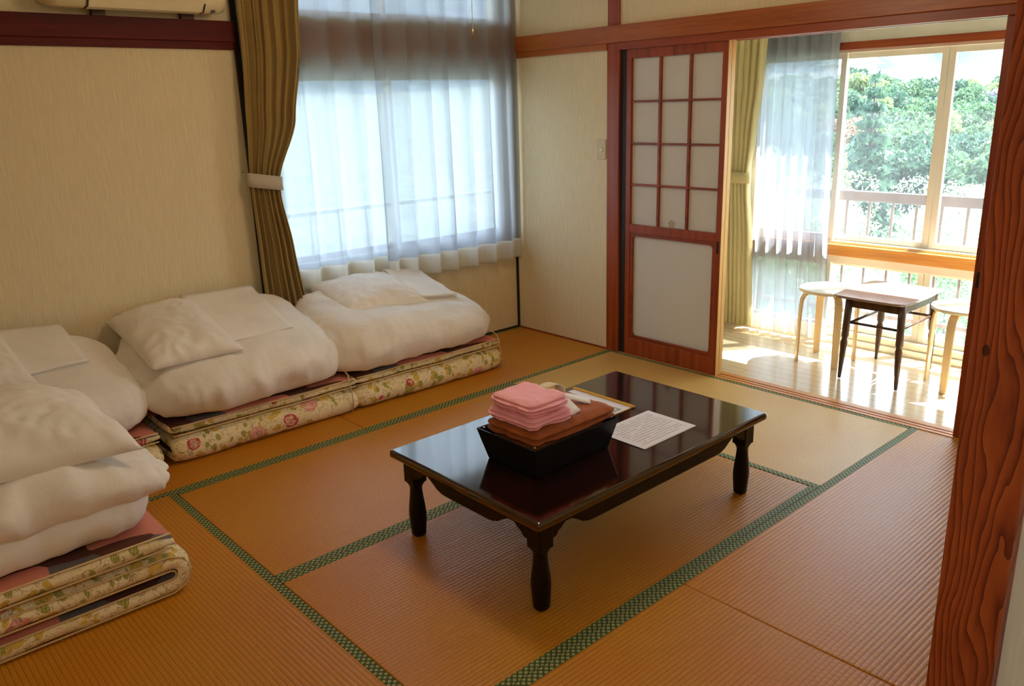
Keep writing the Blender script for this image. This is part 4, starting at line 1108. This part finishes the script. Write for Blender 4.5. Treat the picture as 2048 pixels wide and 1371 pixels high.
# air conditioner
t = thing('air_conditioner', 'cream wall air conditioner above the dark beam', 'air conditioner', (0.1, -2.33, 1.94))
bm = nb()
prof = [(0.003, 1.958), (0.13, 1.940), (0.175, 1.945), (0.205, 1.975), (0.215, 2.03), (0.215, 2.20), (0.19, 2.235), (0.003, 2.24)]
def acs(y, k): return [bm.verts.new((x*k if x > 0.01 else x, y, 2.09+(z-2.09)*(0.5+0.5*k))) for x, z in prof]
secs = [(-2.72, 0.70), (-2.712, 0.86), (-2.69, 0.97), (-2.66, 1.0), (-2.02, 1.0), (-1.985, 0.97), (-1.955, 0.86), (-1.940, 0.66)]
RR = [acs(y, k) for y, k in secs]
for a, b in zip(RR, RR[1:]):
    for k in range(len(prof)): bm.faces.new((a[k], a[(k+1) % len(prof)], b[(k+1) % len(prof)], b[k])).smooth = True
bm.faces.new(RR[0]); bm.faces.new(RR[-1][::-1])
obj('casing', bm, M_plastic, t)
bm = nb(); prism(bm, [(0.135, 1.9375), (0.177, 1.9425), (0.206, 1.972), (0.202, 1.974), (0.175, 1.9465), (0.134, 1.9415)], (-2.56, -2.075), 'y')
obj('air_flap', bm, plain('cream_flap', srgb(226, 212, 172), 0.35), t, 0.001)
bm = nb(); 
for yy in (-2.567, -2.069): prism(bm, [(0.125, 1.9385), (0.178, 1.942), (0.207, 1.972), (0.2075, 1.976), (0.177, 1.9445), (0.124, 1.9415)], (yy-0.002, yy+0.004), 'y')
bx(bm, 0.121, 0.126, -2.567, -2.067, 1.9385, 1.9425)
obj('flap_gap', bm, M_plastic_dark, t)
part('sensor_window', (0.166, 0.186, -2.032, -2.015, 1.9435, 1.953), M_plastic_dark, t)
part('indicator_mark', (0.150, 0.158, -2.028, -2.024, 1.9405, 1.9445), M_plastic_dark, t)
for (a, b) in ((-2.508, -2.450), (-2.116, -2.054)):
    part('mounting_bracket', [(0.0, 0.034, a, b, 1.924, 1.962), (0.0, 0.12, a, b, 1.955, 1.962)], M_bracket, t, 0.002)
# ceiling lamp with pull cord
t = thing('ceiling_lamp', 'pull cord hanging from the ceiling lamp, in front of the sheer curtain', 'lamp', (1.79, -1.81, CEIL))
bm = nb(); lathe(bm, 1.79, -1.81, [(0.05, CEIL-0.03), (0.05, CEIL)], 24); obj('ceiling_plate', bm, M_plastic, t)
bm = nb(); lathe(bm, 1.79, -1.81, [(0.05, CEIL-0.12), (0.22, CEIL-0.11), (0.26, CEIL-0.07), (0.24, CEIL-0.03), (0.05, CEIL-0.03)], 40); obj('lamp_shade', bm, M_glow_off, t)
ld = bpy.data.lights.new('room_fill_light', 'POINT'); ld.energy = 8.6; ld.color = (1.0, 0.80, 0.56); ld.shadow_soft_size = 0.16  # warm fill light added below the shade to brighten the room
lo = bpy.data.objects.new('room_fill_light', ld); C.objects.link(lo); lo.location = (1.79, -1.81, CEIL-0.30)
bm = nb(); tube(bm, [(1.79, -1.81, CEIL-0.12), (1.79, -1.81, 1.745)], 0.0011, 6); obj('pull_cord', bm, M_piping, t)
bm = nb(); lathe(bm, 1.79, -1.81, [(0.002, 1.717), (0.0042, 1.720), (0.0038, 1.738), (0.0015, 1.748)], 12); obj('cord_weight', bm, plain('brass_weight', srgb(130, 110, 60), 0.4, 0.5, 0.6), t)

# ---------------------------------------------------------------- outside
# railings
t = thing('railing', 'brown balcony railing outside the sunroom window', 'railing', (2.2, 1.36, 0.13))
part('top_rail', (0.2, 4.2, 1.335, 1.385, 0.850, 0.912), M_rail_brown, t, 0.004)
part('bottom_rail', (0.2, 4.2, 1.345, 1.375, 0.125, 0.150), M_rail_brown, t, 0.003)
xb = 1.640-0.143*9
k = 0
while xb < 4.15:
    bm = nb(); bx(bm, xb-0.007, xb+0.007, 1.353, 1.367, 0.148, 0.852); obj('baluster', bm, M_rail_brown, t); xb += 0.1435
t = thing('railing', 'pale metal railing outside the side window, showing through the sheer', 'railing', (-0.5, -0.9, 0.3))
part('top_rail', (-0.47, -0.43, -3.0, 1.2, 0.880, 0.905), M_rail_pale, t, 0.004)
part('bottom_rail', (-0.465, -0.435, -3.0, 1.2, 0.30, 0.32), M_rail_pale, t, 0.003)
yb = -2.9
while yb < 1.2:
    bm = nb(); bx(bm, -0.456, -0.444, yb-0.006, yb+0.006, 0.32, 0.88); obj('baluster', bm, M_rail_pale, t); yb += 0.2
# eave that shades the upper sunroom window
box_struct('roof_eave', -1.0, 4.6, 1.18, 1.50, 2.02, 2.12, M_white_wall)
box_struct('roof_slab', -0.8, 5.6, -5.2, 1.18, 2.44, 2.56, M_ceil)

# terrain
def terrain_z(x, y):
    dd = sqrt(max(0, y-1)**2+(max(0, -x)*0.9)**2)
    z = -3.0-0.10*min(dd, 40)
    if dd > 34: z += (dd-34)*0.085
    return z+1.2*nz(x*0.03, y*0.03, 1.0)+0.4*nz(x*0.13, y*0.13, 2.0)
bm = nb(); N = 70; G = {}
for i in range(N+1):
    for j in range(N+1):
        x = -230+320*i/N; y = -110+380*j/N
        G[(i, j)] = bm.verts.new((x, y, terrain_z(x, y)))
for i in range(N):
    for j in range(N): bm.faces.new((G[(i, j)], G[(i+1, j)], G[(i+1, j+1)], G[(i, j+1)])).smooth = True
o = obj('ground', bm, M_ground); o['kind'] = 'structure'
# far mountain
bm = nb(); G = {}; NX, NY = 150, 40
for i in range(NX+1):
    for j in range(NY+1):
        an = radians(60+150*i/NX); dist = 175+j*4.0
        x, y = 4+dist*cos(an), dist*sin(an)
        z = -2+j*1.35+6*nz(x*0.015, y*0.015, 5)+2.2*nz(x*0.12, y*0.12, j*0.3)+1.6*abs(nz(x*0.4, y*0.4, 3))
        G[(i, j)] = bm.verts.new((x, y, z))
for i in range(NX):
    for j in range(NY): bm.faces.new((G[(i, j)], G[(i+1, j)], G[(i+1, j+1)], G[(i, j+1)])).smooth = True
o = obj('mountain', bm, M_far); o['kind'] = 'structure'

def leaf(bm, p, s, rnd):
    a = Vector((rnd.gauss(0, 1), rnd.gauss(0, 1), rnd.gauss(0, 1))).normalized(); b = a.orthogonal().normalized()
    b = (Matrix.Rotation(rnd.random()*6.28, 3, a) @ b); c = a.cross(b)
    q = [p-b*s, p+c*s*0.55, p+b*s, p-c*s*0.55]
    bm.faces.new([bm.verts.new(v) for v in q])
def crown_round(n, R, H, ls, seed, lumps=16):
    rnd = random.Random(seed); bm = nb(); cs = []
    for _ in range(lumps):
        a = rnd.random()*6.28; rr = R*0.62*sqrt(rnd.random()); z = rnd.uniform(-0.34, 0.36)*H
        cs.append((Vector((rr*cos(a), rr*sin(a), z+H*0.62)), R*rnd.uniform(0.30, 0.46)))
    for _ in range(n):
        c, rad = rnd.choice(cs); v = Vector((rnd.gauss(0, 1), rnd.gauss(0, 1), rnd.gauss(0, 1)+0.25)).normalized()
        leaf(bm, c+v*rad*rnd.uniform(0.82, 1.05), ls*rnd.uniform(0.6, 1.3), rnd)
    return bm
def crown_cone(n, R, H, ls, seed):
    rnd = random.Random(seed); bm = nb()
    for _ in range(n):
        tier = int(11*(1-sqrt(rnd.random()))); z0 = 0.12+tier/11*0.86
        rr = R*(1-z0)*rnd.uniform(0.2, 1.0); a = rnd.random()*6.28
        drop = 0.10*rr/R
        leaf(bm, Vector((rr*cos(a), rr*sin(a), H*(z0-drop)+rnd.uniform(-0.1, 0.1))), ls*rnd.uniform(0.6, 1.2), rnd)
    return bm
def make_tree(kind, seed):
    t = bpy.data.objects.new('tree', None); C.objects.link(t)
    if kind == 'cone':
        obj('crown', crown_cone(1700, 1.9, 7.5, 0.28, seed), M_leaf[0], t)
        bm = nb(); tube(bm, [(0, 0, -0.6), (0, 0, 7.2)], [0.18, 0.02], 6); obj('trunk', bm, M_bark, t)
    else:
        obj('crown', crown_round(2600, 2.6, 4.6, 0.24, seed), M_leaf[1], t)
        bm = nb(); tube(bm, [(0, 0, -0.8), (0.1, 0, 1.2), (0.2, 0.1, 3.0)], [0.2, 0.15, 0.05], 6); obj('trunk', bm, M_bark, t)
    return t
protos = [make_tree('round', 1), make_tree('round', 2), make_tree('round', 3)]
cone = make_tree('cone', 4)
def set_mat(o, m):
    for ch in o.children:
        if ch.name.startswith('crown'):
            ch.material_slots[0].link = 'OBJECT'; ch.material_slots[0].material = m
rnd = random.Random(11)
used = set()
LAB = {0: ('deep green broadleaf tree in the wood across the valley', 'deep green trees'),
       1: ('mid green broadleaf tree in the wood across the valley', 'mid green trees'),
       2: ('yellow green broadleaf tree in the wood across the valley', 'yellow green trees'),
       3: ('russet autumn tree among the green wood across the valley', 'russet trees'),
       4: ('bare grey twiggy tree among the green wood across the valley', 'bare trees')}
def place(proto, x, y, s, mi, dzv=-0.6, lab=None, grp=None):
    z = terrain_z(x, y)+dzv
    if proto.name not in used: used.add(proto.name); q = proto; q.location = (x, y, z)
    else: q = dup(proto, (x, y, z))
    q.rotation_euler = (0, 0, rnd.random()*6.28); q.scale = (s, s, s*rnd.uniform(0.9, 1.15))
    set_mat(q, M_leaf[mi]); tag(q, lab or LAB[mi][0], 'tree', grp or LAB[mi][1])
cx0, cy0 = 4.093, -3.73
# wedge seen through the sunroom window: slopes dx/dy from -0.56 to -0.12
for row in range(14):
    dist = 47+row*4.1
    n = int(0.52*(dist+4)/4.6)
    for k in range(n):
        x = cx0-0.60*(dist+4)+4.6*(k+0.5*(row % 2))+rnd.uniform(-0.3, 0.3); y = dist+rnd.uniform(-0.3, 0.3)
        right = (x-cx0)/(dist+4) > -0.30
        mi = rnd.choices([0, 1, 2, 3, 4], weights=([3, 4, 1.2, 0.15, 0.3] if not right else [2, 3, 2, 1.6, 1.0]))[0]
        place(rnd.choice(protos), x, y, rnd.uniform(0.80, 0.92), mi)
for (px_sl, dist, s, lb) in ((-0.459, 41, 1.18, 'tall dark conifer rising above the wood across the valley'), (-0.492, 37, 0.74, 'smaller yellowish conifer standing before the tall dark one')):
    place(cone, cx0+px_sl*(dist+3.73), dist, s, 0 if s > 1 else 2, 0.0, lb, None)
# house on the far slope
hx, hy = cx0-0.492*153.7, 150.0; hz0 = 6.0
t = thing('house', 'pale house with a curved roof on the far slope', 'house', (hx, hy, hz0))
part('house_wall', (hx-3.6, hx+3.6, hy-3, hy+3, hz0-4.5, hz0+0.8), M_house, t)
bm = nb(); prism(bm, [(hx-4.6, hz0+0.7), (hx+4.6, hz0+0.7), (hx+3.4, hz0+1.5), (hx+2.0, hz0+2.9), (hx-2.0, hz0+2.9), (hx-3.4, hz0+1.5)], (hy-4, hy+4), 'y'); obj('house_roof', bm, M_roof, t)
# shrubs right outside the railing
def shrub_mesh(n, R, H, ls, seed): return crown_round(n, R, H, ls, seed, 20)
sp = bpy.data.objects.new('shrub', None); C.objects.link(sp)
obj('foliage', shrub_mesh(9000, 0.85, 1.5, 0.022, 77), M_bush, sp)
bm = nb(); tube(bm, [(0, 0, -2.5), (0, 0, 0.9)], [0.05, 0.015], 6); obj('stem', bm, M_bark, sp)
first = True
spots = [(0.35, 3.1, -1.05, 0.95), (2.2, 3.0, -1.15, 0.95), (4.0, 3.2, -1.0, 0.95), (-1.5, 3.5, -1.15, 0.95), (1.3, 4.9, -1.15, 0.98), (3.2, 5.0, -1.2, 0.98), (-0.6, 5.0, -1.15, 0.98), (-2.5, 5.4, -1.2, 1.0), (1.28, 2.15, -1.05, 0.5), (3.1, 2.2, -1.05, 0.5), (0.4, 6.8, -1.3, 1.05), (2.4, 6.9, -1.3, 1.05), (-1.6, 7.0, -1.3, 1.05)]
for (x, y, z, s) in spots:
    q = sp if first else dup(sp, (x, y, z)); first = False
    q.location = (x, y, z); q.rotation_euler = (0, 0, rnd.random()*6.28); q.scale = (s, s, s)
    tag(q, 'bright leafy shrub just outside the brown railing', 'shrub', 'shrubs outside the railing')
